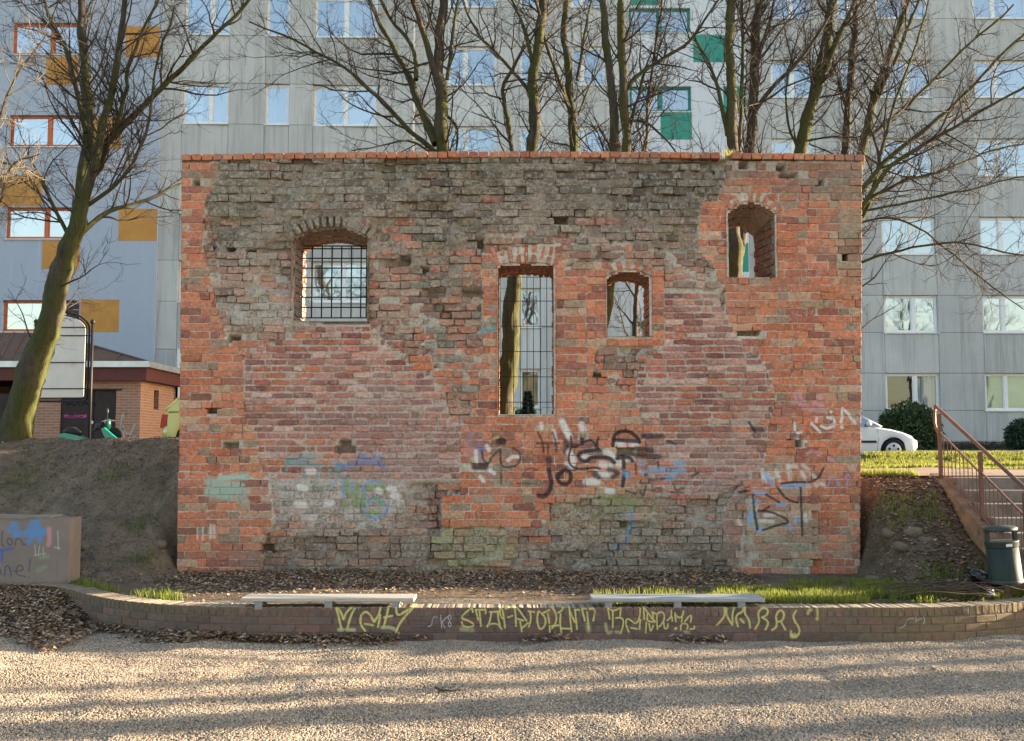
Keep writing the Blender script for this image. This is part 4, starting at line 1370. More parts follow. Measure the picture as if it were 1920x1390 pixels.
bg = bmesh.new(); bmesh.ops.create_icosphere(bg, subdivisions=4, radius=1)
V = np.array([v.co[:] for v in bg.verts])
r = .82 + .5 * fbm(V[:, 0] * 2.4 + 5, V[:, 1] * 2.4, V[:, 2] * 2.4) - .18 * abs(np.sin(V[:, 0] * 7 + 6 * fbm(V[:, 1] * 3, V[:, 2] * 3, 2.)))
V = V * r[:, None] * np.array([.235, .12, .10])
a = R_(-32)
V = np.stack([V[:, 0] * math.cos(a) - V[:, 2] * math.sin(a), V[:, 1], V[:, 0] * math.sin(a) + V[:, 2] * math.cos(a)], 1)
for v, q in zip(bg.verts, V): v.co = q
me = bpy.data.meshes.new('rubbish_bag'); bg.to_mesh(me); bg.free(); shade(me, True)
bag = link('rubbish_bag', me, M('black_plastic', (.008, .008, .010), .22, .2, 10, bump=.6, bscale=25, dist=.02, spec=.6))
bag.location = (P(1838, 1092, 11.9)[0], 11.75, .47)
tag(bag, 'crumpled shiny black plastic rubbish bag lying on cut branches by the bin', 'bag')
m = MB()
pc = P(1858, 1112, 11.45)
for k in range(7):
    a = U(0, 6.28); r0 = U(.01, .045)
    m.tube([(pc[0] + math.cos(a) * r0, pc[1] + math.sin(a) * r0, .36), (pc[0] + math.cos(a) * r0 * .6 + U(-.02, .02), pc[1], .40 + U(0, .03)), (pc[0] + U(-.04, .04), pc[1] + U(-.03, .03), .37)], [.012, .018, .008], 6)
tag(m.build('crumpled_paper', M('white_paper', (.7, .68, .66), .8, .1), None, True), 'crumpled white paper scrap under the black bag', 'paper')

TWM = M('cut_branch_bark', (.075, .055, .04), .85, .3, 9)
BPL = root('branch_pile', 'heap of thin cut dark branches lying in the grass before the bin', 'branches', (5.0, 11.5, .36))
for k in range(26):
    x0 = 5.3 + U(-.25, .3); y0 = 11.5 + U(-.3, .35)
    L = U(.6, 1.3); a = math.pi + U(-.35, .3)
    pts = []
    for t in np.linspace(0, 1, 7):
        pts.append((x0 + math.cos(a) * L * t + U(-.02, .02), y0 + math.sin(a) * L * t + U(-.02, .02), .385 + .10 * math.sin(t * 3) * U(.3, 1) + .012 * (k % 5)))
    m = MB(); m.tube(pts, np.linspace(U(.007, .012), .003, 7), 5)
    m.build('branch', TWM, BPL)
st_ = P(838, 1288, 8.55)
m = MB(); m.tube([(st_[0] - .10, 8.6, .035), (st_[0] - .05, 8.57, .02), (st_[0] + .03, 8.56, .016), (st_[0] + .11, 8.58, .02)], [.009, .011, .009, .005], 6)
tag(m.build('stick', TWM), 'short dark stick lying alone on the gravel', 'stick')

# ================================================================== stones
STONE = M('field_stone', (.15, .12, .09), .9, .25, 9, col2=(.11, .10, .06), scale2=4, bump=.5, dist=.01)
def stone(px, py, Y, r, lab):
    b = bmesh.new(); bmesh.ops.create_icosphere(b, subdivisions=2, radius=1)
    sd_ = U(0, 50)
    for v in b.verts:
        q = np.array(v.co[:])
        k = .72 + .55 * float(fbm(q[0] * 1.2 + sd_, q[1] * 1.2, q[2] * 1.2, 3))
        k = min(k, .98); f_ = r * .8; v.co = (round(q[0] * k * 2.6) / 2.6 * f_ * .35 + q[0] * k * f_ * .65, q[1] * k * f_ * .8, max(min(q[2] * k, .62), -.8) * f_ * .62)
    me = bpy.data.meshes.new('stone'); b.to_mesh(me); b.free(); shade(me, True)
    o = link('stone', me, STONE)
    x = P(px, py, Y)[0]
    o.location = (x, Y, float(ground_z(x, Y)) - r * .20); o.rotation_euler = (U(.2, .5), U(-.3, .3), U(0, 3))
    tag(o, lab, 'stone', 'half-buried stones on the slopes')
NMS = ('at the wall corner in the upper row of cobbles', 'second along the upper row of cobbles', 'in the middle of the cobbles', 'third along the upper row of cobbles', 'nearest the steps among the cobbles', 'below the wall-corner cobble', 'in the lower row of cobbles', 'lowest towards the steps among the cobbles', 'lowest at the foot of the wall corner')
for i, (px, py, Y, r) in enumerate(((1640, 1020, 13.3, .20), (1668, 1012, 13.45, .16), (1690, 1030, 13.2, .17), (1712, 1018, 13.4, .19), (1735, 1028, 13.3, .15))):
    stone(px, py, Y, r, 'grey half-buried stone ' + NMS[i])
stone(322, 1055, 13.5, .20, 'mossy rounded stone against the foot of the wall corner')
stone(160, 1000, 13.8, .15, 'pale flat stone poking from the slope behind the concrete block')
stone(195, 1064, 13.2, .17, 'grey stone in the earth beside the concrete block, low on the slope')
stone(160, 1052, 13.3, .13, 'small grey stone right next to the end of the concrete block')
stone(300, 1015, 13.9, .16, 'dark stone halfway up the slope left of the old wall')

# ================================================================== leaf litter and grass
def leaf_mesh(name, label, px_, py_, pz_, size, pal, tilt=.5, mat=None):
    n = len(px_)
    rs_ = np.random.RandomState(abs(hash(name)) % 1000 if False else len(name) * 7 + n % 97)
    ang = rs_.rand(n) * 6.283
    L = size * (.6 + .8 * rs_.rand(n)); W = L * (.35 + .3 * rs_.rand(n))
    d = np.stack([np.cos(ang), np.sin(ang), tilt * (rs_.rand(n) - .4)], 1)
    sdv = np.stack([-np.sin(ang), np.cos(ang), tilt * (rs_.rand(n) - .5)], 1)
    c0 = np.stack([px_, py_, pz_], 1)
    up = np.array([0, 0, 1.0])
    curl = (.25 * rs_.rand(n) * L)[:, None] * up
    a = c0 - d * L[:, None] / 2 + curl; b = c0 + sdv * W[:, None] / 2 + curl * .5; c = c0 + d * L[:, None] / 2 + curl * .8; e = c0 - sdv * W[:, None] / 2 + curl * .4
    V = np.stack([a, b, c, e, c0], 1).reshape(-1, 3)
    k = np.arange(n)[:, None] * 5
    F = np.concatenate([k + np.array([[0, 4, 1]]), k + np.array([[1, 4, 2]]), k + np.array([[2, 4, 3]]), k + np.array([[3, 4, 0]])])
    cc = np.array(pal)[rs_.randint(0, len(pal), n)] * (.7 + .6 * rs_.rand(n))[:, None]
    o = raw_mesh(name, V, F, mat, None, np.repeat(cc, 5, 0))
    tag(o, label, 'leaves', kind='stuff')
    return o


LEAF = M('dry_leaf', (.2, .12, .07), .8, .2, 30, attr=True, bump=0)
BRN = [(.29, .18, .11), (.20, .125, .08), (.36, .25, .165), (.42, .32, .23), (.15, .105, .075), (.31, .165, .075), (.26, .205, .15)]
rg = np.random.RandomState(21)
n = 16000
lx = rg.uniform(-4.3, 3.1, n); ly = 13.9 - np.abs(rg.normal(0, .85, n))
ok = (ly > path_y(lx) + .45) & (rg.rand(n) < np.clip(1.15 - np.clip(lx - .6, 0, 3) * .30, .1, 1))
lx, ly = lx[ok], ly[ok]
leaf_mesh('fallen_leaves', 'brown fallen leaves along the foot of the old wall', lx, ly, ground_z(lx, ly) + .006 + .05 * rg.rand(len(lx)) * np.clip((ly - 12.6), 0, 1), .048, BRN, .9, LEAF)
n = 8000                                          # heap in the corner on the left
lx = rg.uniform(-7.2, -4.4, n); t = rg.rand(n)
ly = path_y(lx) - .02 - t ** 1.4 * 1.35
hz = np.maximum(0, .30 * (1 - (path_y(lx) - ly) / 1.25)) * np.clip((-4.55 - lx) / .8, 0.05, 1) + .015
X, Y = np.meshgrid(np.linspace(-7.6, -4.3, 40), np.linspace(0, 1, 16))
YY = path_y(X) - .0 - Y * 1.3
ZZ = np.maximum(0, .30 * (1 - (path_y(X) - YY) / 1.25)) * np.clip((-4.55 - X) / .8, .05, 1) - .02
leaf_mesh('leaf_heap', 'heap of brown leaves drifted into the corner under the concrete block', lx, ly, hz + .02 * rg.rand(n), .052, BRN, .9, LEAF)
I = np.arange(X.size).reshape(X.shape)
Qh = np.stack([I[:-1, :-1], I[:-1, 1:], I[1:, 1:], I[1:, :-1]], -1).reshape(-1, 4)
tag(raw_mesh('leaf_mould', np.stack([X, YY, ZZ], -1).reshape(-1, 3), Qh, M('leaf_mould_brown', (.09, .06, .042), .95, .3, 20, bump=.8, dist=.02), smooth=True), 'dark rotted leaf mould under the heap of leaves', 'leaves', kind='stuff')
n = 3600
lx = np.concatenate([rg.uniform(-3.7, -1.15, 2300), rg.uniform(-5.2, -3.4, 700), rg.uniform(-1.0, 2.3, 600)])
ly = path_y(lx) - .01 - np.abs(rg.normal(0, .10, len(lx))) * (1 + .6 * np.sin(lx * 3))
ly = np.where(lx > -1, path_y(lx) - .02 - np.abs(rg.normal(0, .05, len(lx))), ly)
okk = (lx < -1) | (np.sin(lx * 4.1) > .35)
lx, ly = lx[okk], ly[okk]
leaf_mesh('leaf_drift', 'thin drift of brown leaves along the base of the low wall', lx, ly, gravel_z(lx, ly) + .012 + .07 * rg.rand(len(lx)) * np.clip(1 - (path_y(lx) - ly) / .25, 0, 1), .055, BRN, .9, LEAF)
n = 260
lx = rg.uniform(-5.5, 5.5, n); ly = rg.uniform(7, 10.7, n)
leaf_mesh('scattered_leaves', 'few tan leaves scattered over the gravel', lx, ly, gravel_z(lx, ly) + .012, .04, [(.30, .19, .09), (.22, .14, .08), (.34, .26, .16)], .5, LEAF)
n = 4200
lx = rg.uniform(4.6, 6.0, n); ly = rg.uniform(11.3, 14.5, n); ok = ly > path_y(lx) + .25
lx, ly = lx[ok], ly[ok]
leaf_mesh('slope_leaves', 'brown leaves on the earth around the litter bin', lx, ly, ground_z(lx, ly) + .012, .055, BRN, .8, LEAF)
n = 2600                                            # pale chips on the left slope
lx = rg.uniform(-7.5, -4.4, n); ly = rg.uniform(13.0, 15.6, n)
ok = fbm(lx * 1.2, ly * 1.2, 7.7) > .50
lx, ly = lx[ok], ly[ok]
leaf_mesh('pale_chips', 'tiny pale chips strewn over the dark earth slope', lx, ly, ground_z(lx, ly) + .012, .022, [(.5, .48, .45), (.38, .36, .33), (.2, .15, .1), (.14, .1, .07)], .4, LEAF)


n = 9000                                           # crumbs of soil and litter on the banks
lx = rg.uniform(-7.8, -4.35, n); ly = rg.uniform(12.9, 16.0, n)
ok = ly > path_y(lx) + .3
lx, ly = lx[ok], ly[ok]
leaf_mesh('soil_crumbs', 'crumbled soil and leaf bits on the earth bank left of the wall', lx, ly, ground_z(lx, ly) + .008, .030, [(.22, .17, .13), (.16, .12, .09), (.28, .23, .18), (.12, .09, .065)], 1.2, LEAF)


def grass_mesh(name, label, gx_, gy_, gz_, h, pal, lean=.45, wid=.0045):
    n = len(gx_)
    r_ = np.random.RandomState(n % 991 + len(label))
    a = r_.rand(n) * 6.283
    H = h * (.5 + .8 * r_.rand(n))
    ln = lean * H * r_.rand(n)
    wv = np.stack([np.cos(a + 1.57), np.sin(a + 1.57), 0 * a], 1) * (wid * (.7 + .6 * r_.rand(n)))[:, None]
    b0 = np.stack([gx_, gy_, gz_], 1)
    mid = b0 + np.stack([np.cos(a) * ln * .35, np.sin(a) * ln * .35, H * .55], 1)
    tip = b0 + np.stack([np.cos(a) * ln * 1.2, np.sin(a) * ln * 1.2, H], 1)
    V = np.stack([b0 - wv, b0 + wv, mid + wv * .8, mid - wv * .8, tip], 1).reshape(-1, 3)
    k = np.arange(n)[:, None] * 5
    F = np.concatenate([k + np.array([[0, 1, 2]]), k + np.array([[0, 2, 3]]), k + np.array([[3, 2, 4]])])
    cc = np.array(pal)[r_.randint(0, len(pal), n)] * (.75 + .5 * r_.rand(n))[:, None]
    o = raw_mesh(name, V, F, GRASS, None, np.repeat(cc, 5, 0))
    tag(o, label, 'grass', kind='stuff')


gb = NB('grass_blade')
ga_ = gb.n('Attribute', attribute_name='Col').outputs['Color']
gb.fin(ga_, .6, .25)
tr_ = gb.n('BsdfTranslucent'); gb.l(gb.mix(.6, ga_, (.34, .38, .04)), tr_.inputs[0])
mx_ = gb.n('MixShader'); mx_.inputs[0].default_value = .42
gb.l(gb.p.outputs[0], mx_.inputs[1]); gb.l(tr_.outputs[0], mx_.inputs[2])
gb.l(mx_.outputs[0], gb.t.nodes['Material Output'].inputs[0])
GRASS = gb.m
GP = [(.10, .15, .022), (.14, .19, .030), (.07, .11, .020), (.18, .20, .045), (.22, .20, .09)]


def clumpy(x0, x1, y0, y1, n, sc, thr, seed):
    q = np.random.RandomState(seed)
    x, y = q.uniform(x0, x1, n), q.uniform(y0, y1, n)
    k = fbm(x * sc, y * sc, seed * 1.3) > thr
    return x[k], y[k]


x, y = clumpy(.9, 5.9, 10.95, 12.9, 42000, 2.3, .49, 4)
dens = np.clip((x - .6) / 2.2, .05, 1) * np.clip(1.25 - np.clip(y - 11.9, 0, 3) * .95, .05, 1) * np.where(x < 2.4, np.clip(1.5 - (y - 11.0) * 1.3, .03, 1), 1)
k = (rg.rand(len(x)) < dens) & (y > path_y(x) + .26)
grass_mesh('grass', 'sunlit green grass on the planting bed behind the low wall', x[k], y[k], ground_z(x[k], y[k]), .085, GP)
x, y = clumpy(4.75, 5.8, 12.4, 13.9, 2600, 2.2, .60, 6)
grass_mesh('slope_grass', 'sparse grass tufts on the earth between wall and steps', x, y, ground_z(x, y), .075, GP)
x, y = clumpy(4.4, 13, 16.3, 21.4, 60000, 1.1, .47, 8)
grass_mesh('lawn', 'green lawn behind the path before the parked white car', x, y, ground_z(x, y), .07, [(.075, .105, .024), (.10, .125, .03), (.055, .075, .02), (.15, .14, .06), (.13, .10, .06)], wid=.007)
x, y = clumpy(4.75, 5.6, 14.35, 14.75, 1500, 1.2, .4, 9)
grass_mesh('path_edge_grass', 'bright grass fringe at the edge of the paved path', x, y, ground_z(x, y), .09, GP)
tx, ty = [], []
for px, py, Y, n, r in ((150, 1085, 12.6, 130, .10), (175, 1090, 12.4, 120, .12), (205, 1097, 12.1, 40, .06), (290, 1100, 11.7, 120, .12), (315, 1105, 11.5, 90, .10), (250, 985, 14.0, 60, .1), (215, 930, 14.7, 60, .12), (270, 1030, 13.5, 60, .1), (40, 925, 14.9, 120, .2)):
    c = P(px, py, Y)
    tx.append(rg.normal(c[0], r, n)); ty.append(rg.normal(Y, r * .7, n))
tx, ty = np.concatenate(tx), np.concatenate(ty)
k = ty > path_y(tx) + .26
grass_mesh('grass_tufts', 'small green grass tufts on the bare earth left of the wall', tx[k], ty[k], ground_z(tx[k], ty[k]), .10, GP[:3])
c = P(1366, 290, WY + .15)
tx, ty = rg.normal(c[0], .05, 90), rg.normal(WY + .15, .05, 90)
grass_mesh('dry_grass_tuft', 'pale dry grass tuft growing from the top of the old wall', tx, ty, np.full(90, ZT + .03), .15, [(.45, .38, .18), (.5, .44, .25), (.3, .27, .1)], .9)

# ================================================================== apartment blocks
def glass_material(name, tint, refl=.55):
    b = NB(name)
    g = b.n('BsdfGlossy'); g.inputs['Roughness'].default_value = .02
    g.inputs['Color'].default_value = (.92, .95, 1, 1)
    w_ = b.bump(b.noise(b.pos(), 1.3, 2, .5), .06, .05)
    b.l(w_, g.inputs['Normal'])
    t = b.n('BsdfTransparent'); t.inputs[0].default_value = (*tint, 1)
    mx = b.n('MixShader'); mx.inputs[0].default_value = refl
    b.l(t.outputs[0], mx.inputs[1]); b.l(g.outputs[0], mx.inputs[2])
    b.l(mx.outputs[0], b.t.nodes['Material Output'].inputs[0])
    return b.m


GLASS2 = glass_material('ground_floor_glass', (.8, .84, .86), .14)
GLASS = glass_material('window_glass', (.70, .76, .82), .46)


def facade_material(name, c1, c2, rib=0.0, streak=.5):
    b = NB(name)
    p = b.pos()
    c = b.mix(b.ramp(b.noise(p, .8, 6, .6), .35, .65), c1, c2)
    st = b.ramp(b.noise(p, 2.2, 5, .6, (2.5, 2.5, .16)), .48, .70, 0, streak)
    c = b.mix(st, c, tuple(q * .55 for q in c1))
    vm = b.n('VectorMath', operation='SCALE'); b.l(c, vm.inputs[0]); b.l(b.ramp(b.n('ObjectInfo').outputs['Random'], 0, 1, .90, 1.08), vm.inputs['Scale'])
    c = vm.outputs[0]
    c = b.mix(b.ramp(b.noise(p, 1.1, 6, .7, (6, 6, .12)), .57, .68, 0, .5), c, tuple(min(1, q * 1.3) for q in c1))
    c = b.mix(b.ramp(b.noise(p, 30, 4, .7), .55, .75, 0, .3), c, tuple(min(1, q * 1.35) for q in c1))
    h = b.noise(p, 25, 5, .7)
    nn = b.bump(h, .25, .006)
    if rib:
        w = b.n('TexWave'); w.inputs['Scale'].default_value = rib; b.l(p, w.inputs[0])
        nn = b.bump(w.outputs['Fac'], .35, .008, nn)
    return b.fin(c, .9, .15, 0, nn)


GREYP = facade_material('grey_concrete_panel', (.47, .475, .47), (.41, .415, .415), 6.0, .65)
GREYQ = facade_material('light_grey_concrete_panel', (.54, .545, .54), (.48, .485, .485), 6.0, .5)
BLUEP = facade_material('blue_grey_render', (.40, .45, .54), (.38, .43, .52), 0, .06)
WHITEP = facade_material('white_render', (.62, .65, .70), (.58, .61, .66), 0, .08)
PVC = M('white_window_frame', (.74, .75, .76), .4, .05, 4, bump=0, spec=.4)
ORF = M('orange_window_frame', (.50, .13, .035), .45, .08, 4, bump=0, spec=.35)
TEF = M('teal_window_frame', (.03, .20, .17), .45, .08, 4, bump=0, spec=.35)
ORSQ = M('ochre_render_patch', (.50, .25, .07), .9, .12, 2, col2=(.44, .225, .075), scale2=1.2, bump=.4)
TESQ = M('teal_render_patch', (.05, .27, .22), .9, .06, 3, bump=.2)
SILL = M('sheet_metal_sill', (.62, .63, .64), .45, .08, 5, bump=0, metal=.2)
DKIN = M('dim_interior', (.06, .06, .07), .95, .3, 1, bump=0)
CURT = M('lace_curtain', (.26, .28, .32), .95, .25, 5, bump=.4, bscale=6, dist=.05, stretch=(9, 1, .2))
CURW = M('white_net_curtain', (.55, .56, .57), .95, .2, 5, bump=.4, bscale=6, dist=.05, stretch=(12, 1, .15))
CURB = M('beige_drape', (.36, .30, .24), .95, .3, 5, bump=.4, bscale=6, dist=.05, stretch=(9, 1, .2))
CURG = M('green_blind', (.42, .58, .42), .9, .08, 3, bump=0)
CURY = M('cream_blind', (.52, .42, .24), .9, .08, 3, bump=0)
WINS = random.Random(8)


def window(bld, x0, x1, z0, z1, yf, fracs, fm, curtain=None, dk=.11):
    """frame (part) > panes, sill, curtain (sub-parts); yf(x) is the facade plane"""
    y = (yf(x0) + yf(x1)) / 2 + dk
    t = .055
    m = MB()
    m.box(x0, x1, y, y + .07, z0, z0 + t); m.box(x0, x1, y, y + .07, z1 - t, z1)
    m.box(x0, x0 + t, y, y + .07, z0 + t, z1 - t); m.box(x1 - t, x1, y, y + .07, z0 + t, z1 - t)
    xs_ = [x0 + (x1 - x0) * f for f in [0] + fracs + [1]]
    for x in xs_[1:-1]:
        m.box(x - .05, x + .05, y - .006, y + .07, z0 + t, z1 - t)
    fr = m.build('window', fm, bld)
    for i in range(len(xs_) - 1):
        a = xs_[i] + (t if i == 0 else .05); b = xs_[i + 1] - (t if i == len(xs_) - 2 else .05)
        # sash
        m = MB(); s = .04
        m.box(a, b, y + .012, y + .05, z0 + t, z0 + t + s); m.box(a, b, y + .012, y + .05, z1 - t - s, z1 - t)
        m.box(a, a + s, y + .012, y + .05, z0 + t + s, z1 - t - s); m.box(b - s, b, y + .012, y + .05, z0 + t + s, z1 - t - s)
        m.build('sash', fm, fr)
        m = MB(); tl = WINS.uniform(-.006, .006)
        m.add([(a + s, y + .03 + tl, z0 + t + s), (b - s, y + .03 - tl, z0 + t + s), (b - s, y + .03 - tl + WINS.uniform(-.004, .004), z1 - t - s), (a + s, y + .03 + tl, z1 - t - s)], [(0, 1, 2, 3)])
        m.build('pane', GLASS2 if z0 < 4.2 else GLASS, fr)
    m = MB(); m.box(x0 - .03, x1 + .03, y - dk - .05, y + .02, z0 - .035, z0 - .003)
    m.build('sill', SILL, fr)
    cm = curtain or WINS.choice([CURT, CURT, CURW, None, CURT, CURW, CURB])
    if cm is not None:
        m = MB()
        full = WINS.random() < .6 or cm in (CURG, CURY)
        xa, xb = (x0 + .06, x1 - .06) if full else ((x0 + .06, x0 + (x1 - x0) * .4) if WINS.random() < .5 else (x0 + (x1 - x0) * .55, x1 - .06))
        n = 24
        v = []
        for i in range(n + 1):
            x = xa + (xb - xa) * i / n
            yy = y + .16 + (0 if cm in (CURG, CURY) else .03 * math.sin(i * 1.9) + .012 * math.sin(i * 4.3))
            v += [(x, yy, z0 + .05), (x, yy, z1 - .05)]
        m.add(v, [(2 * i, 2 * i + 2, 2 * i + 3, 2 * i + 1) for i in range(n)])
        m.build('curtain', cm, fr)
    return fr


def block(name, label, X0, X1, Zb, Zt, yf, cols, rows, fm, wallm, panels=True, skip=(), curtains={}):
    """cols: (x0, x1, mullion fractions, is_narrow); rows: (z0, z1)"""
    b = root(name, label, 'apartment block', ((X0 + X1) / 2, yf((X0 + X1) / 2) + 5, Zb))
    xs_ = [X0] + [q for c in cols for q in c[:2]] + [X1]
    zs_ = [Zb] + [q for r in rows for q in r] + [Zt]
    dep = .28
    j = .005 if panels else 0
    plain = MB()
    for iz in range(len(zs_) - 1):
        for ix in range(len(xs_) - 1):
            a, c, z0, z1 = xs_[ix], xs_[ix + 1], zs_[iz], zs_[iz + 1]
            if ix % 2 == 1 and iz % 2 == 1: continue
            if c - a < .03 or z1 - z0 < .03: continue
            if panels:
                off = WINS.uniform(-.004, .004)
                m = MB()
                ya, yc = yf(a) + off, yf(c) + off
                ch = .008
                v = [(a + j, ya + ch, z0 + j), (c - j, yc + ch, z0 + j), (c - j, yc + ch, z1 - j), (a + j, ya + ch, z1 - j),
                     (a + j + ch, ya, z0 + j + ch), (c - j - ch, yc, z0 + j + ch), (c - j - ch, yc, z1 - j - ch), (a + j + ch, ya, z1 - j - ch),
                     (a + j, ya + dep, z0 + j), (c - j, yc + dep, z0 + j), (c - j, yc + dep, z1 - j), (a + j, ya + dep, z1 - j)]
                m.add(v, [(4, 5, 6, 7), (0, 1, 5, 4), (1, 2, 6, 5), (2, 3, 7, 6), (3, 0, 4, 7), (8, 9, 1, 0), (9, 10, 2, 1), (10, 11, 3, 2), (11, 8, 0, 3)])
                m.build('panel', wallm, b)
            else:
                ya, yc = yf(a), yf(c)
                plain.add([(a, ya, z0), (c, yc, z0), (c, yc, z1), (a, ya, z1), (a, ya + dep, z0), (c, yc + dep, z0), (c, yc + dep, z1), (a, ya + dep, z1)],
                          [(0, 1, 2, 3), (4, 5, 1, 0), (3, 2, 6, 7), (1, 5, 6, 2), (4, 0, 3, 7)])
    if not panels:
        plain.build('wall', wallm, b)
    for iz, (z0, z1) in enumerate(rows):
        for ix, c in enumerate(cols):
            window(b, c[0], c[1], z0, z1, yf, c[2], fm, curtains.get((ix, iz)))
    m = MB()                                          # rooms and body behind the facade
    ya, yc = yf(X0) + .75, yf(X1) + .75
    m.hexa([(X0, ya, Zb), (X1, yc, Zb), (X1, yc + 10, Zb), (X0, ya + 10, Zb), (X0, ya, Zt), (X1, yc, Zt), (X1, yc + 10, Zt), (X0, ya + 10, Zt)])
    m.build('rooms', DKIN, b)
    m = MB()
    for xe, ye, sgn in ((X0, ya, 1), (X1, yc, -1)):
        m.box(min(xe, xe + sgn * .12), max(xe, xe + sgn * .12), ye - .46, ye + 10.1, Zb, Zt)
    m.box(X0 - .02, X1 + .02, min(ya, yc) - .5, max(ya, yc) + 10.2, Zt, Zt + .4)
    m.build('end_walls', wallm, b)
    return b


def rowz(bots, hpx, px, Y):
    return sorted([(P(px, y, Y)[2], P(px, y - hpx, Y)[2]) for y in bots])


FL = 2.75
xz = lambda px, py, Y: (P(px, py, Y)[0], P(px, py, Y)[2])
# A: blue-grey rendered block with ochre patches
YA = 34.4
rows = rowz([102, 275, 448, 622, -72], 59, 80, YA)
cA = [(P(14, 330, YA)[0], P(147, 330, YA)[0], [.56])]
A = block('blue_grey_block', 'blue grey rendered apartment block with ochre squares and orange window frames', P(-420, 300, YA)[0], P(296, 400, YA)[0], 1.5, 17.5, lambda x: YA, [(P(-330, 330, YA)[0], P(-190, 330, YA)[0], [.5])] + cA, rows, ORF, BLUEP, False, curtains={(1, 1): CURY, (1, 0): CURY})
for a, b_, c, d in ((235, 303, 50, 108), (85, 148, 107, 160), (160, 228, 220, 280), (0, 80, 330, 387), (222, 297, 392, 452), (78, 150, 452, 505), (150, 224, 562, 623)):
    q0, q1 = P(a, d, YA), P(min(b_, 300), c, YA)
    x1_ = min(q1[0], P(296, 400, YA)[0] - .02)
    m = MB(); m.box(q0[0], x1_, YA - .006, YA + .01, q0[2], q1[2]); m.build('ochre_square', ORSQ, A)
m = MB(); q0, q1 = P(124, 600, YA), P(149, 564, YA); m.box(q0[0], q1[0], YA - .01, YA + .02, q0[2], q1[2]); m.build('dark_window_part', DKIN, A)  # flat dark slab for the dark part of this window
# B: grey panel block, slightly turned
YB = 34.5
yB = lambda x: YB + (x + 11.5) * .05
rows = rowz([64, 231, 398, 565, 732, -103], 77, 340, YB)
cB = [(P(341, 200, YB)[0], P(427, 200, YB)[0], [.6]), (P(496, 200, YB + .15)[0], P(541, 200, YB + .15)[0], []), (P(587, 200, YB + .25)[0], P(706, 200, YB + .25)[0], [.5])]
B = block('grey_panel_block', 'grey concrete panel block between the blue block and the tall trees', P(290, 300, YB)[0], P(773, 300, YB + .4)[0], 1.5, 18.2, yB, cB, rows, PVC, GREYP)
m = MB()
for z0, z1, dx in ((1.7, 5.2, 0),):
    x = P(334, 700, YB - .15)[0]
    m.tube([(x, YB - .1, z0), (x, YB - .1, P(334, 655, YB)[2])], .07, 10)
m.build('downpipe', M('white_downpipe', (.62, .63, .64), .5, .08), B, True)
# C: centre grey block
YC = 35.3
rows = rowz([14, 160, 310, 458, 614, 765], 73, 1000, YC)
cC = [(P(838, 200, YC)[0], P(932, 200, YC)[0], [.36]), (P(974, 300, YC)[0], P(1013, 300, YC)[0], []), (P(1072, 200, YC)[0], P(1136, 200, YC)[0], [.33])]
Cb = block('light_grey_panel_block', 'light grey concrete panel block seen between the trunks above the wall', P(768, 300, YC)[0], P(1179, 300, YC)[0], 1.5, 18.0, lambda x: YC, cC, rows, PVC, GREYQ, curtains={(1, 0): CURY, (1, 1): CURT, (0, 4): CURT})
m = MB(); x = P(774, 200, YC - .3)[0]; m.tube([(x, YC - .12, 2), (x, YC - .12, 18)], .05, 8); m.build('downpipe', PVC, Cb, True)
# D: white rendered block with teal patches
YD = 35.6
rows = rowz([62, 209, 357, 504, 650, -85], 47, 1240, YD)
cD = [(P(1181, 250, YD)[0], P(1297, 250, YD)[0], [.5])]
Db = block('white_teal_block', 'white rendered block with teal squares and teal window frames', P(1179.5, 300, YD)[0], P(1402, 300, YD)[0], 1.5, 18.4, lambda x: YD, cD, rows, TEF, WHITEP, False)
for a, b_, c, d in ((1239, 1297, 212, 262), (1300, 1358, 66, 117), (1357, 1403, 162, 214), (1239, 1297, 508, 556), (1300, 1358, 360, 410), (1357, 1403, 456, 510), (1300, 1358, 655, 705), (1182, 1238, -40, 10)):
    q0, q1 = P(a, d, YD), P(b_, c, YD)
    m = MB(); m.box(q0[0], min(q1[0], P(1402, 300, YD)[0] - .02), YD - .006, YD + .01, q0[2], q1[2]); m.build('teal_square', TESQ, Db)
# E: right-hand grey block
YE = 35.9
rows = rowz([35, 183, 330, 477, 624, 770], 70, 1700, YE)
cE = [(P(1448, 300, YE)[0], P(1530, 300, YE)[0], [.5]), (P(1577, 300, YE)[0], P(1603, 300, YE)[0], []), (P(1655, 500, YE)[0], P(1756, 500, YE)[0], [.56]), (P(1840, 500, YE)[0], P(1945, 500, YE)[0], [.38]), (P(2030, 500, YE)[0], P(2130, 500, YE)[0], [.5]), (P(2330, 500, YE)[0], P(2430, 500, YE)[0], [.5])]
Eb = block('grey_panel_block', 'grey concrete panel block behind the railing and the white car', P(1402.5, 300, YE)[0], P(2750, 300, YE)[0], 1.9, 18.0, lambda x: YE, cE, rows, PVC, GREYP, curtains={(2, 0): CURW, (3, 0): CURG, (3, 1): CURT})  # right end lengthened out of view to keep the sun off the garage
m = MB(); m.box(P(1402.5, 800, YE)[0], P(2750, 800, YE)[0], YE - .02, YE + .3, 1.5, P(1700, 833, YE)[2]); m.build('plinth', M('dark_plinth', (.10, .10, .09), .9, .2, 3), Eb)

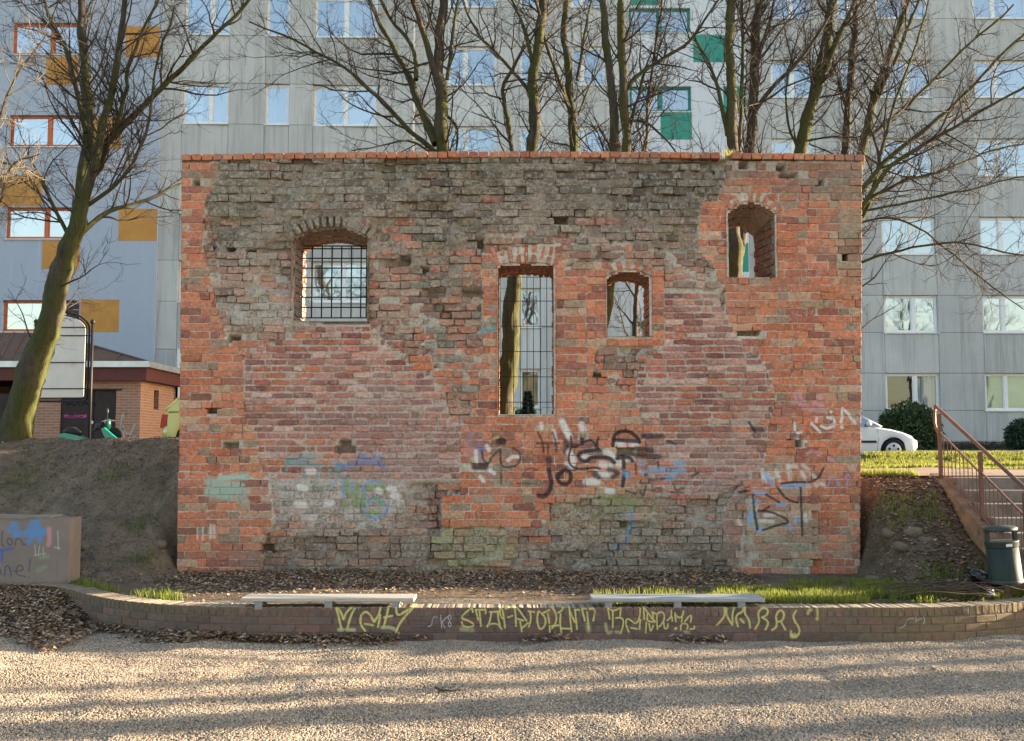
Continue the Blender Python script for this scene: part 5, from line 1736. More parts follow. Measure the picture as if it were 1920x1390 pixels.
# ================================================================== brick garage (kiosk) on the left
def small_brick(name, c1, c2, mo):
    b = NB(name)
    p = b.pos()
    sp = b.n('SeparateXYZ'); b.l(p, sp.inputs[0])
    cb = b.n('CombineXYZ'); b.l(b.math('ADD', sp.outputs[0], sp.outputs[1]), cb.inputs[0]); b.l(sp.outputs[2], cb.inputs[1])
    t = b.n('TexBrick'); t.inputs['Scale'].default_value = 1; t.inputs['Brick Width'].default_value = .26; t.inputs['Row Height'].default_value = .075
    t.inputs['Mortar Size'].default_value = .011; t.inputs['Color1'].default_value = (*c1, 1); t.inputs['Color2'].default_value = (*c2, 1); t.inputs['Mortar'].default_value = (*mo, 1)
    b.l(cb.outputs[0], t.inputs[0])
    c = b.mix(b.ramp(b.noise(p, 3, 5, .6), .4, .7, 0, .4), t.outputs[0], (.30, .22, .17))
    return b.fin(c, .9, .15, 0, b.bump(t.outputs['Fac'], -.4, .006))


KB = small_brick('garage_brick', (.42, .19, .115), (.31, .14, .09), (.38, .30, .24))
YK = 28.0
xk = P(263, 760, YK)[0]
zk = lambda y, Y=YK: P(200, y, Y)[2]
KZ0 = 1.9
eave = zk(713)
K = root('brick_garage', 'small orange brick garage with brown roof and dark metal doors', 'garage', (xk - 4, YK + 1.5, KZ0))
dx0, dx1, dzt = P(112, 780, YK)[0], P(217, 780, YK)[0], zk(732)
lx0, lx1 = P(-200, 780, YK)[0], P(62, 780, YK)[0]
m = MB()
m.box(dx1, xk, YK, YK + .25, KZ0, eave + .1); m.box(lx1, dx0, YK, YK + .25, KZ0, eave + .1); m.box(dx0, dx1, YK, YK + .25, dzt, eave + .1)
m.box(-22, lx0, YK, YK + .25, KZ0, eave + .1)
yk2 = YK + 3.1
sy0, sy1 = YK + 1.05, YK + 1.45
m.box(xk - .25, xk, YK + .25, sy0, KZ0, eave + .1); m.box(xk - .25, xk, sy1, yk2, KZ0, eave + .1); m.box(xk - .25, xk, sy0, sy1, KZ0, zk(765)); m.box(xk - .25, xk, sy0, sy1, zk(727), eave + .1)
m.box(-22, xk, yk2 - .2, yk2, KZ0, eave + .1)
m.build('wall', KB, K)
DOOR = M('dark_brown_door', (.035, .022, .022), .55, .2, 6, bump=.1)
for a, b_ in ((dx0, (dx0 + dx1) / 2 + .13), ((dx0 + dx1) / 2 + .14, dx1)):
    m = MB(); m.cbox(a + .008, b_ - .004, YK + .05, YK + .1, KZ0, dzt - .01, .004); d_ = m.build('door', DOOR, K)
    if a == dx0:
        m = MB(); q = P(171, 792, YK); m.lathe([(.045, -.01), (.05, .0), (.03, .025)], (q[0], YK + .04, q[2]), 10, 'y'); m.build('handle', SILL, d_)
m = MB(); m.box(dx0 - .1, dx1 + .15, YK - .03, YK + .05, dzt, dzt + .045); m.build('lintel', DOOR, K)
m = MB(); m.box(lx0, lx1, YK + .08, YK + .14, KZ0, zk(738)); m.build('garage_gate', DOOR, K)
m = MB(); q0 = P(58, 783, YK); m.box(q0[0] - .03, q0[0] + .04, YK + .03, YK + .08, q0[2] - .12, q0[2] + .12); m.build('gate_handle', SILL, K)
q0, q1 = P(0, 745, YK), P(14, 742, YK)
FAS = M('maroon_fascia', (.115, .036, .032), .6, .12, 5, bump=.1)
GUT = M('zinc_gutter', (.52, .54, .56), .35, .15, 4, bump=.05, metal=.6)
fz1 = zk(686)
ov = .22
m = MB(); m.box(-22, xk + ov, YK - ov, YK - ov + .04, eave - .02, fz1); m.box(xk + ov - .04, xk + ov, YK - ov + .04, yk2 + ov, eave - .02, fz1)
m.box(-22, xk + ov - .04, YK - ov + .04, yk2 + ov, eave, eave + .03)
m.build('fascia', FAS, K)
m = MB()
gz = fz1 + .06
m.box(-22, xk + ov + .1, YK - ov - .11, YK - ov - .002, fz1 - .06, fz1 + .10); m.box(xk + ov + .002, xk + ov + .11, YK - ov - .002, yk2 + ov, fz1 - .06, fz1 + .10)
m.build('gutter', GUT, K)
m = MB(); xd = xk + .30; m.tube([(xd, yk2 - .25, fz1), (xd, yk2 - .25, fz1 - .25), (xd - .02, yk2 - .3, fz1 - .5), (xd - .02, yk2 - .3, KZ0)], .05, 8); m.build('downpipe', GUT, K, True)
ROOF = M('brown_sheet_roof', (.115, .07, .05), .6, .2, 3, bump=.1)
apx, apz = P(95, 640, YK + 1.8)[0], P(95, 626, YK + 1.8)[2]
rz = fz1 + .095
r = root  # noqa
m = MB()
e0, e1, e2, e3 = (-22, YK - ov, rz), (xk + ov, YK - ov, rz), (xk + ov, yk2 + ov, rz), (-22, yk2 + ov, rz)
t1, t0 = (apx, YK + 1.55, apz), (-22, YK + 1.55, apz)
m.add([e0, e1, e2, e3, t0, t1], [(0, 1, 5, 4), (1, 2, 5), (2, 3, 4, 5)])
RO = m.build('roof', ROOF, K)
for k in range(16):
    f = k / 15
    x = -18 + (apx + 18) * f
    m = MB(); m.tube([(x + .45, YK - ov, rz + .02), (x, YK + 1.55, apz + .02)], .02, 4); m.build('seam', ROOF, RO)
for k in range(1, 4):
    f = k / 4
    p0 = (apx + (xk + ov - apx) * f, YK - ov, rz + .02); p1 = (apx + (xk + ov - apx) * f, YK + 1.55 - (1.55 + ov) * f, apz + (rz - apz) * f + .02)
    m = MB(); m.tube([p0, p1], .02, 4); m.build('seam', ROOF, RO)
m = MB(); m.tube([(e1[0], e1[1], rz + .02), (apx, YK + 1.55, apz + .02)], .025, 5); m.build('hip', ROOF, RO)
# scribbles on the garage (flat paint, 3 mm proud)
def scribble(name, pts_list, Y, rad, mat, parent):
    m = MB()
    for pts in pts_list:
        q = [P(x, y, Y) for x, y in pts]
        for a, b_ in zip(q[:-1], q[1:]):
            dx, dz = b_[0] - a[0], b_[2] - a[2]; l = math.hypot(dx, dz) + 1e-6
            nx, nz = -dz / l * rad, dx / l * rad
            m.add([(a[0] + nx, Y, a[2] + nz), (b_[0] + nx, Y, b_[2] + nz), (b_[0] - nx, Y, b_[2] - nz), (a[0] - nx, Y, a[2] - nz)], [(0, 1, 2, 3)])
    m.build(name, mat, parent)


PKP = M('pink_spray', (.62, .10, .30), .7, .1, bump=0)
ks = lambda L: [[(x / 5.486, 640 + y / 5.486) for x, y in s] for s in L]
scribble('pink_scrawl', ks([[(662, 785), (665, 760), (690, 765), (695, 785)], [(700, 762), (705, 785), (722, 785), (725, 765)], [(735, 770), (737, 785), (752, 785), (756, 768)], [(660, 776), (860, 776)], [(775, 755), (777, 785)], [(765, 768), (792, 766)],
                            [(800, 785), (805, 765), (825, 765), (827, 785)], [(830, 755), (832, 790)], [(845, 765), (845, 785), (868, 785), (868, 765), (845, 765)], [(884, 752), (882, 778)], [(881, 785), (881, 788)]]), YK + .045, .016, PKP, K)
scribble('white_scrawl', ks([[(1225, 1000), (1255, 760), (1300, 745), (1260, 780)], [(1240, 880), (1330, 980), (1390, 850)], [(1270, 870), (1240, 990)], [(1320, 940), (1325, 1000)], [(1370, 985), (1400, 980)]]), YK - .004, .02, M('faded_white_spray', (.45, .40, .37), .9, .2, bump=0), K)
scribble('black_scrawl', ks([[(680, 630), (690, 660), (720, 650), (700, 630)], [(730, 640), (760, 665), (780, 640)], [(800, 630), (820, 665)], [(840, 665), (880, 630), (920, 665)], [(940, 630), (980, 640), (975, 670)]]), YK + .044, .018, M('black_spray', (.012, .012, .014), .8, .1, bump=0), K)

# ================================================================== advertising board
YS = 22.0
SB = root('advertising_board', 'blank white arched advertising board in a black tubular frame', 'board', (*P(125, 818, YS)[:2], 2.0))
s8 = lambda x, y: P(40 + x / 4.965, 560 + y / 4.965, YS)
BLK2 = M('black_tube', (.022, .02, .022), .5, .15, 10, bump=.1, metal=.3)
sx0, sx1 = s8(195, 0)[0], s8(605, 0)[0]
zb, zsp, ztp = s8(0, 920)[2], s8(0, 290)[2], s8(0, 168)[2]
arc = [(sx0 + (sx1 - sx0) * (1 - math.cos(t)) / 2, zsp + (ztp - zsp) * math.sin(t)) for t in np.linspace(0, math.pi, 17)]
m = MB(); m.extr([(sx0, zb), (sx1, zb)] + [p for p in arc[::-1]], YS - .02, YS + .02)
m.build('panel', M('white_board', (.66, .64, .60), .5, .06, 3, col2=(.52, .50, .45), scale2=5, thr=(.58, .75), bump=0), SB, fixn=True)
for y in (270, 347, 597, 840):
    z = s8(0, y)[2]
    m = MB(); m.tube([(sx0 - (.12 if y in (347, 840) else .0), YS - .035, z), (sx1 + (.16 if y in (347, 840) else .02), YS - .035, z)], .011, 6); m.build('cross_bar', BLK2, SB)
for off, r_ in ((.03, .014), (.085, .022)):
    xa, xb_ = sx0 - off, sx1 + off
    pts = [((xa + xb_) / 2 - (xb_ - xa) / 2 * math.cos(t), YS, zsp + (ztp - zsp + off) * math.sin(t)) for t in np.linspace(0, math.pi, 19)]
    pts = [(xa, YS, zb - off + .06)] + pts + [(xb_, YS, zb - off + .06), (xb_ - .06, YS, zb - off), (xa + .06, YS, zb - off), (xa, YS, zb - off + .06)]
    m = MB(); m.tube(pts, r_, 8); m.build('frame', BLK2, SB, True)
for x in (s8(148, 0)[0], s8(672, 0)[0]):
    zt_ = s8(0, 235)[2]
    m = MB(); m.tube([(x, YS, 1.9), (x, YS, zt_)], .030, 8); o = m.build('post', BLK2, SB, True)
    m = MB(); m.lathe([(.004, -.06), (.045, -.03), (.055, .0), (.045, .035), (.004, .06)], (x, YS, zt_ + .04), 12); m.build('finial', BLK2, o, True)

# ================================================================== cars
TYRE = M('tyre_rubber', (.015, .015, .016), .85, .1)
ALLOY = M('wheel_silver', (.45, .46, .48), .35, .05, metal=.7, bump=0)
CARG = glass_material('car_glass', (.12, .15, .17), .35)
BLKP = M('black_trim', (.02, .02, .022), .6, .1, bump=0)
LAMP = M('headlamp_glass', (.55, .58, .62), .15, .05, bump=0, spec=.6)
REDL = M('red_tail_lamp', (.42, .02, .02), .25, .1, bump=0, spec=.5)


def car(label, loc, yaw, paint, hatch=True):
    """side profile along x (nose at +x), 4 m long; body > parts"""
    c = root('parked_car', label, 'car', loc, 'cars parked behind the old wall')
    W = .84
    prof = [(-1.98, .42), (-2.0, .62), (-1.96, .86), (-1.80, .95), (-1.2, .96), (.55, .95), (.95, .93), (1.45, .84), (1.80, .72), (1.97, .58), (2.0, .42), (1.93, .26), (1.60, .20), (-1.7, .20), (-1.93, .28)]
    arch = lambda x: max(math.sqrt(max(0, .34 ** 2 - (x - 1.28) ** 2)), math.sqrt(max(0, .34 ** 2 - (x + 1.25) ** 2)))
    # lofted shell: sections across the width
    secs = [(-1, .90, -.05), (-.93, .97, -.012), (-.6, 1.0, 0), (0, 1.004, .012), (.6, 1.0, 0), (.93, .97, -.012), (1, .90, -.05)]
    top = [(-2.0, .60), (-1.97, .84), (-1.86, .93), (-1.5, .955), (-1.0, .96), (-.4, .955), (.2, .95), (.62, .945), (.95, .915), (1.25, .865), (1.55, .79), (1.80, .69), (1.95, .57), (2.0, .47)]
    n = len(top)
    m = MB(); v = []
    for t, k, dz in secs:
        for i, (x, z) in enumerate(top):
            nar = 1 - .10 * max(0, (abs(x) - 1.3) / .7) ** 2
            v.append((loc[0] + x * (k if abs(x) > 1.8 else 1), loc[1] + t * W * nar, loc[2] + z + dz * (1 if abs(t) > .9 else 1)))
    f = [(a * n + i, a * n + i + 1, (a + 1) * n + i + 1, (a + 1) * n + i) for a in range(len(secs) - 1) for i in range(n - 1)]
    # sides with wheel arches
    NX = 60
    for sgn, a in ((-1, 0), (1, len(secs) - 1)):
        b0 = len(v)
        for i in range(NX + 1):
            x = -1.8 + 3.6 * i / NX if 0 < i < NX else (-1.8 if i == 0 else 1.8)
            ztop_ = np.interp(x, [p[0] for p in top], [p[1] for p in top]) - .05
            zlow = max(.22, .31 + arch(x) if arch(x) > 0 else .22)
            nar = 1 - .10 * max(0, (abs(x) - 1.3) / .7) ** 2
            y = loc[1] + sgn * W * nar
            zm = max(.55, zlow + .02)
            v += [(loc[0] + x, y, loc[2] + ztop_), (loc[0] + x, y + sgn * .028, loc[2] + max(zm, min(ztop_ - .05, .68))), (loc[0] + x, y + sgn * .012, loc[2] + zlow)]
        for i in range(NX):
            q = b0 + 3 * i
            f += [(q, q + 3, q + 4, q + 1), (q + 1, q + 4, q + 5, q + 2)]
    m.add(v, f)
    m.build('body', paint, c, True, fixn=True)
    # bumpers
    for sx in (1, -1):
        m = MB(); pr = [(1.74, .24), (1.95, .26), (2.03, .40), (2.02, .56), (1.93, .60), (1.74, .60)]
        vv = []
        for t, k in ((-1, .93), (-.85, .975), (0, 1.0), (.85, .975), (1, .93)):
            vv += [(loc[0] + sx * x * (k if x > 1.8 else 1), loc[1] + t * W * .93, loc[2] + z) for x, z in pr]
        ff = [(a * 6 + i, a * 6 + i + 1, (a + 1) * 6 + i + 1, (a + 1) * 6 + i) for a in range(4) for i in range(5)] + [tuple(range(6)), tuple(range(24, 30))]
        m.add(vv, ff); m.build('bumper', paint, c, True, fixn=True)
    # cabin
    cab = [(-1.88, .93), (-1.62, 1.22), (-1.30, 1.40), (-.55, 1.46), (.0, 1.42), (.38, 1.25), (.95, .93)] if hatch else [(-1.5, .94), (-1.1, 1.28), (-.75, 1.40), (-.2, 1.43), (.1, 1.40), (.45, 1.22), (.98, .92)]
    m = MB(); vv = []
    for t in (-1, 1):
        for x, z in cab:
            k = 1 - .20 * (z - .93) / .5
            vv.append((loc[0] + x, loc[1] + t * W * .97 * k, loc[2] + z))
    nn = len(cab)
    m.add(vv, [(i, i + 1, i + 1 + nn, i + nn) for i in range(2, nn - 3)])
    for i in (0, 1, 2, 3, 4, 5):                       # pillars along the roof edge
        for t in (0, nn):
            m.tube([vv[i + t], vv[i + 1 + t]], .028, 6)
    if hatch:
        for t in (-1, 1):
            kk_ = lambda z: 1.004 - .20 * (z - .93) / .5
            qq = [(loc[0] + x_, loc[1] + t * W * .97 * kk_(z_), loc[2] + z_) for x_, z_ in ((-1.88, .93), (-1.62, 1.22), (-1.30, 1.40), (-1.05, 1.42), (-1.22, .93))]
            m.add(qq, [(0, 1, 2, 3, 4)])
    for px_ in (-.62,):
        for t in (-1, 1):
            m.tube([(loc[0] + px_, loc[1] + t * W * .97 * .8, loc[2] + 1.45), (loc[0] + px_ + .05, loc[1] + t * W * .97, loc[2] + .94)], .035, 6)
    m.build('roof', paint, c, True, fixn=True)
    m = MB()
    m.add(vv, [tuple(range(nn)), tuple(range(2 * nn - 1, nn - 1, -1)), (0, 1, 1 + nn, nn), (1, 2, 2 + nn, 1 + nn), (nn - 3, nn - 2, 2 * nn - 2, 2 * nn - 3), (nn - 2, nn - 1, 2 * nn - 1, 2 * nn - 2)])
    m.build('window_glass', CARG, c)
    m = MB(); m.box(loc[0] - 1.6, loc[0] + .7, loc[1] - .7, loc[1] + .7, loc[2] + .5, loc[2] + .85); m.build('seats', BLKP, c)
    for x in (1.28, -1.25):
        for t in (-1, 1):
            cy = loc[1] + t * (W - .09)
            m = MB(); m.lathe([(.20, -.09), (.29, -.095), (.305, -.06), (.305, .06), (.29, .095), (.20, .09)], (loc[0] + x, cy, loc[2] + .305), 24, 'y'); wh = m.build('wheel', TYRE, c, True)
            m = MB(); m.lathe([(.03, -.108), (.06, -.112), (.185, -.100), (.205, -.094), (.205, .094), (.185, .100), (.05, .112)], (loc[0] + x, cy, loc[2] + .305), 24, 'y'); m.build('rim', ALLOY, wh, True)
            for s_ in range(5):
                a = s_ * 2 * math.pi / 5 + .3
                m = MB(); m.lathe([(.035, 0), (.035, .012)], (loc[0] + x + .12 * math.cos(a), cy + t * .108 - .006, loc[2] + .305 + .12 * math.sin(a)), 8, 'y'); m.build('spoke_gap', BLKP, wh)
    for t in (-1, 1):
        m = MB(); m.hexa([(loc[0] + 1.55, loc[1] + t * W * .80, loc[2] + .62), (loc[0] + 1.93, loc[1] + t * W * .62, loc[2] + .60), (loc[0] + 1.90, loc[1] + t * W * .40, loc[2] + .60), (loc[0] + 1.55, loc[1] + t * W * .5, loc[2] + .62),
                          (loc[0] + 1.52, loc[1] + t * W * .86, loc[2] + .78), (loc[0] + 1.84, loc[1] + t * W * .66, loc[2] + .69), (loc[0] + 1.82, loc[1] + t * W * .4, loc[2] + .69), (loc[0] + 1.52, loc[1] + t * W * .5, loc[2] + .77)])
        m.build('headlight', LAMP, c, fixn=True)
        m = MB(); m.hexa([(loc[0] - 1.99, loc[1] + t * W * .84 - .07, loc[2] + .55), (loc[0] - 1.80, loc[1] + t * W * .84 - .07, loc[2] + .55), (loc[0] - 1.80, loc[1] + t * W * .84 + .07, loc[2] + .55), (loc[0] - 1.99, loc[1] + t * W * .84 + .07, loc[2] + .55), (loc[0] - 1.95, loc[1] + t * W * .84 - .07, loc[2] + .86), (loc[0] - 1.82, loc[1] + t * W * .84 - .07, loc[2] + .86), (loc[0] - 1.82, loc[1] + t * W * .84 + .07, loc[2] + .86), (loc[0] - 1.95, loc[1] + t * W * .84 + .07, loc[2] + .86)]); m.build('tail_light', REDL, c)
        m = MB(); m.lathe([(.01, -.07), (.06, -.05), (.07, 0), (.06, .05), (.01, .07)], (loc[0] + .62, loc[1] + t * (W + .07), loc[2] + 1.0), 10, 'y'); m.build('mirror', paint, c, True)
        m = MB(); m.box(loc[0] - .95, loc[0] + .82, min(loc[1] + t * (W + .02), loc[1] + t * (W + .045)), max(loc[1] + t * (W + .02), loc[1] + t * (W + .045)), loc[2] + .50, loc[2] + .56); m.build('rub_strip', BLKP, c)
        for xd_ in (.86, -.35):
            m = MB(); m.tube([(loc[0] + xd_, loc[1] + t * (W + .005), loc[2] + .90), (loc[0] + xd_ + .02, loc[1] + t * (W + .028), loc[2] + .6), (loc[0] + xd_ - .02, loc[1] + t * (W + .014), loc[2] + .26)], .004, 4); m.build('door_gap', BLKP, c)
    c.rotation_euler = (0, 0, yaw)
    return c


def paint(name, col):
    b = NB(name)
    b.fin(col, .32, .5)
    b.p.inputs['Coat Weight'].default_value = .6
    b.p.inputs['Coat Roughness'].default_value = .05
    return b.m


YCAR = 27.5
nose = P(1727, 840, YCAR)[0]
zc_ = P(1680, 862, YCAR)[2] - .06
car('white hatchback car parked beyond the grass, its bonnet showing past the wall', (nose - 2.0, YCAR + .85, zc_), 0, paint('white_car_paint', (.62, .64, .66)), False)
car('pale yellow hatchback car with red tail lamp, half hidden by the wall', (P(300, 800, 24.5)[0] + 1.98, 25.3, P(300, 838, 24.5)[2] - .10), R_(0), paint('yellow_car_paint', (.56, .53, .16)), True)
car('silver blue car glimpsed through the bottom of the tallest opening', (P(1018, 800, 27)[0] + 2.0, 28.3, 1.80), math.pi, paint('silver_blue_car_paint', (.40, .45, .55)), False)

# ================================================================== teal scooter
TEAL = paint('teal_scooter_paint', (.01, .26, .20))
SC = root('scooter', 'teal and black motor scooter standing before the dark garage doors', 'scooter', (*P(165, 820, 23.5)[:2], 2.0))
YM = 23.5
q = lambda x, y: P(x / 5.486, 640 + y / 5.486, YM)
zS = q(800, 1010)[2]
m = MB()
for t in (-.13, .13):
    m.add([(a[0], YM + t, a[2]) for a in (q(615, 962), q(680, 945), q(800, 965), q(930, 1010), q(930, 1060), q(700, 1050))], [tuple(range(6))])
b0 = len(m.v) - 12
m.f += [(b0 + i, b0 + (i + 1) % 6, b0 + 6 + (i + 1) % 6, b0 + 6 + i) for i in range(6)]
m.build('rear_body', TEAL, SC, fixn=True)
m = MB(); m.tube([q(650, 945), q(700, 925), q(760, 930), q(830, 965)], [.05, .10, .11, .06], 10); m.build('seat', BLKP, SC, True)
m = MB(); m.tube([(q(612, 970)[0], YM, q(612, 972)[2]), (q(640, 985)[0], YM, q(640, 990)[2])], .04, 8); m.build('tail_light', M('amber_lamp', (.6, .2, .02), .3, .1, bump=0), SC, True)
m = MB(); v = []
for t in (-.17, .17):
    v += [(a[0], YM + t, a[2]) for a in (q(1068, 900), q(1100, 890), q(1215, 990), q(1225, 1050), q(1130, 1050))]
m.add(v, [tuple(range(5)), tuple(range(9, 4, -1))] + [(i, (i + 1) % 5, 5 + (i + 1) % 5, 5 + i) for i in range(5)]); m.build('front_shield', TEAL, SC, fixn=True)
m = MB(); m.tube([q(1110, 900), q(1105, 840), q(1110, 800)], [.06, .08, .06], 8); m.build('steering_head', paint('dark_green_plastic', (.008, .06, .04)), SC, True)
m = MB(); m.tube([(q(1085, 830)[0], YM - .25, q(1085, 830)[2]), (q(1110, 815)[0], YM, q(1110, 812)[2]), (q(1140, 810)[0], YM + .25, q(1140, 815)[2])], .018, 6); m.build('handlebar', BLKP, SC, True)
m = MB(); p0 = q(1105, 800); m.tube([p0, q(1103, 740)], .008, 5); m.lathe([(.01, -.07), (.035, -.03), (.035, .03), (.01, .07)], q(1103, 720), 8); m.build('mirror', BLKP, SC)
m = MB(); m.tube([q(960, 920), q(1010, 880), q(1060, 830)], [.02, .09, .04], 8); m.build('carrier', M('dark_grey_cloth', (.05, .05, .055), .8, .2), SC, True)
for x in (720, 1180):
    m = MB(); w0 = q(x, 1070); m.lathe([(.10, -.05), (.20, -.05), (.22, 0), (.20, .05), (.10, .05)], (w0[0], YM, 2.22), 18, 'y'); m.build('wheel', TYRE, SC, True)
SC.location = (SC.location[0], SC.location[1], SC.location[2])

# ================================================================== shrubs
def foliage(n, cen, rad, size, pal, seed, shell=.55, zmin=None):
    r_ = np.random.RandomState(seed)
    d = r_.normal(size=(n, 3)); d /= np.linalg.norm(d, axis=1)[:, None]
    rr = (shell + (1 - shell) * r_.rand(n)) * (.82 + .36 * fbm(d[:, 0] * 2.2 + seed, d[:, 1] * 2.2, d[:, 2] * 2.2))
    c = np.array(cen) + d * rr[:, None] * np.array(rad)
    if zmin is not None:
        c[:, 2] = np.maximum(c[:, 2], zmin + .02 + .05 * r_.rand(n))
    a = r_.normal(size=(n, 3)) + d * .8; a /= np.linalg.norm(a, axis=1)[:, None]
    b = np.cross(a, r_.normal(size=(n, 3))); b /= np.linalg.norm(b, axis=1)[:, None]
    s = size * (.6 + .8 * r_.rand(n))[:, None]
    V = np.stack([c - b * s * .28, c + a * s, c + b * s * .28], 1).reshape(-1, 3)
    F = np.arange(3 * n).reshape(-1, 3)
    cc = np.array(pal)[r_.randint(0, len(pal), n)] * (.6 + .8 * r_.rand(n))[:, None]
    return V, F, np.repeat(cc, 3, 0)


LEAFG = M('needle_green', (.03, .05, .02), .7, .1, attr=True, bump=0)
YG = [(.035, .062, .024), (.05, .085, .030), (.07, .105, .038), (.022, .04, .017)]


def shrub(name, label, cat, px, pyb, Y, rw, h, n, seed, pal=YG, size=.10):
    c = P(px, pyb, Y)
    z0 = float(ground_z(c[0], Y))
    s = root(name, label, cat, (c[0], Y, z0))
    V, F, C_ = foliage(n, (c[0], Y, z0 + h * .38), (rw, rw * .9, h * .64), size, pal, seed, .6, z0)
    raw_mesh('crown', V, F, LEAFG, s, C_)
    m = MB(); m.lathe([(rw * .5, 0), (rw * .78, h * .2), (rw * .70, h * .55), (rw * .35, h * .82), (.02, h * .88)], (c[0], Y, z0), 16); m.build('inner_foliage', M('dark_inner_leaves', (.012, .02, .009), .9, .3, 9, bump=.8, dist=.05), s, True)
    m = MB(); m.tube([(c[0], Y, z0 - .1), (c[0], Y, z0 + h * .4)], .05, 6); m.build('stem', TWM, s)


shrub('dome_shrub', 'dark green clipped dome shrub behind the white car', 'shrub', 1706, 838, 33.5, .95, 1.48, 11000, 3)
shrub('spreading_conifer', 'small dark feathery conifer at the building, cut by the photo edge', 'shrub', 1925, 845, 33, .65, .95, 4500, 5, [(.03, .06, .03), (.04, .075, .04), (.02, .04, .02)])
shrub('juniper', 'low dark green juniper seen through the tallest opening', 'shrub', 968, 790, 24, .55, .95, 3500, 7, [(.02, .05, .03), (.03, .07, .04), (.015, .035, .02)])
hd = root('clipped_hedge', 'low bare brown hedge along the foot of the grey block', 'hedge', (13, 34.6, 1.8))
hx0, hx1 = P(1560, 840, 34.6)[0], P(1925, 840, 34.6)[0]
hn = 9000
hr = np.random.RandomState(4)
hc = np.stack([hr.uniform(hx0, hx1, hn), hr.uniform(34.3, 34.9, hn), hr.uniform(1.75, 2.16, hn)], 1)
ha = hr.normal(size=(hn, 3)); ha[:, 2] = abs(ha[:, 2]); ha /= np.linalg.norm(ha, axis=1)[:, None]
hb_ = np.cross(ha, hr.normal(size=(hn, 3))); hb_ /= np.linalg.norm(hb_, axis=1)[:, None]
hs = .10
raw_mesh('twigs', np.stack([hc - hb_ * .012, hc + ha * hs, hc + hb_ * .012], 1).reshape(-1, 3), np.arange(3 * hn).reshape(-1, 3), LEAFG, hd, np.repeat(np.array([(.10, .085, .055), (.07, .065, .04), (.13, .11, .075)])[hr.randint(0, 3, hn)], 3, 0))
# young spruce through the tall opening
c = P(990, 778, 23.0); z0 = float(ground_z(c[0], 23))
sp_ = root('young_spruce', 'young dark spruce seen through the tallest opening', 'spruce', (c[0], 23.0, z0))
zt_ = P(990, 732, 23)[2]
m = MB(); m.tube([(c[0], 23, z0 - .1), (c[0], 23, zt_)], [.03, .006], 6); m.build('trunk', TWM, sp_)
V_, F_, C_ = [], [], []
r_ = np.random.RandomState(6)
n = 5200
t = r_.rand(n); an = r_.rand(n) * 6.283
tier = (np.floor(t * 8) / 8)
rad_ = (1 - tier) * .42 * (1 - (t * 8 % 1) * .55)
k_ = r_.rand(n) ** .6
cc = np.stack([c[0] + np.cos(an) * rad_ * k_, 23 + np.sin(an) * rad_ * k_, z0 + .1 + (zt_ - z0 - .1) * t - .05 * k_], 1)
dv = np.stack([np.cos(an), np.sin(an), -.2 + .5 * r_.rand(n)], 1)
sv_ = np.stack([-np.sin(an), np.cos(an), r_.normal(size=n) * .5], 1)
V_ = np.stack([cc - sv_ * .012, cc + dv * .09, cc + sv_ * .012], 1).reshape(-1, 3)
raw_mesh('crown', V_, np.arange(3 * n).reshape(-1, 3), LEAFG, sp_, np.repeat(np.array([(.018, .045, .028), (.03, .06, .04)])[r_.randint(0, 2, n)], 3, 0))

# ================================================================== bare trees
def bark_material(name, moss=.6):
    b = NB(name)
    p = b.pos()
    c = b.mix(b.ramp(b.noise(p, 9, 6, .65, (1, 1, .25)), .35, .65), (.052, .044, .036), (.12, .10, .078))
    c = b.mix(b.ramp(b.noise(p, 2.0, 6, .65, (1, 1, .4)), .62 - moss * .34, .72 - moss * .34, 0, .85), c, (.075, .084, .024))
    c = b.mix(b.ramp(b.noise(p, 30, 6, .75, (1.5, 1.5, .22)), .54, .62, 0, .75), c, (.034, .028, .023))
    c = b.mix(b.ramp(b.noise(p, 26, 4, .7), .60, .70, 0, .5), c, (.15, .145, .115))
    nn = b.bump(b.noise(p, 18, 7, .75, (1.8, 1.8, .3)), 1.0, .05)
    return b.fin(c, .92, .15, 0, nn)


BARK = bark_material('mossy_bark', .62)
BARKD = bark_material('dark_bark', .25)
TWIG = M('twig_bark', (.046, .036, .028), .85, .25, 4, bump=0)
TWIGP = M('pale_twig_bark', (.20, .155, .10), .85, .2, 4, bump=0)
tr = np.random.RandomState(17)


def resample(pts, rad, step=.22):
    p = np.asarray(pts, float); r = np.asarray(rad, float)
    for _ in range(2):
        if len(p) > 2:
            a, b = p[:-1], p[1:]
            q = np.empty((2 * len(a), 3)); q[0::2] = .75 * a + .25 * b; q[1::2] = .25 * a + .75 * b
            rr = np.empty(2 * len(a)); rr[0::2] = .75 * r[:-1] + .25 * r[1:]; rr[1::2] = .25 * r[:-1] + .75 * r[1:]
            p = np.vstack([p[:1], q, p[-1:]]); r = np.concatenate([r[:1], rr, r[-1:]])
    s = np.concatenate([[0], np.cumsum(np.linalg.norm(np.diff(p, axis=0), axis=1))])
    n = max(4, int(s[-1] / step))
    t = np.linspace(0, s[-1], n)
    return np.stack([np.interp(t, s, p[:, k]) for k in range(3)], 1), np.interp(t, s, r)


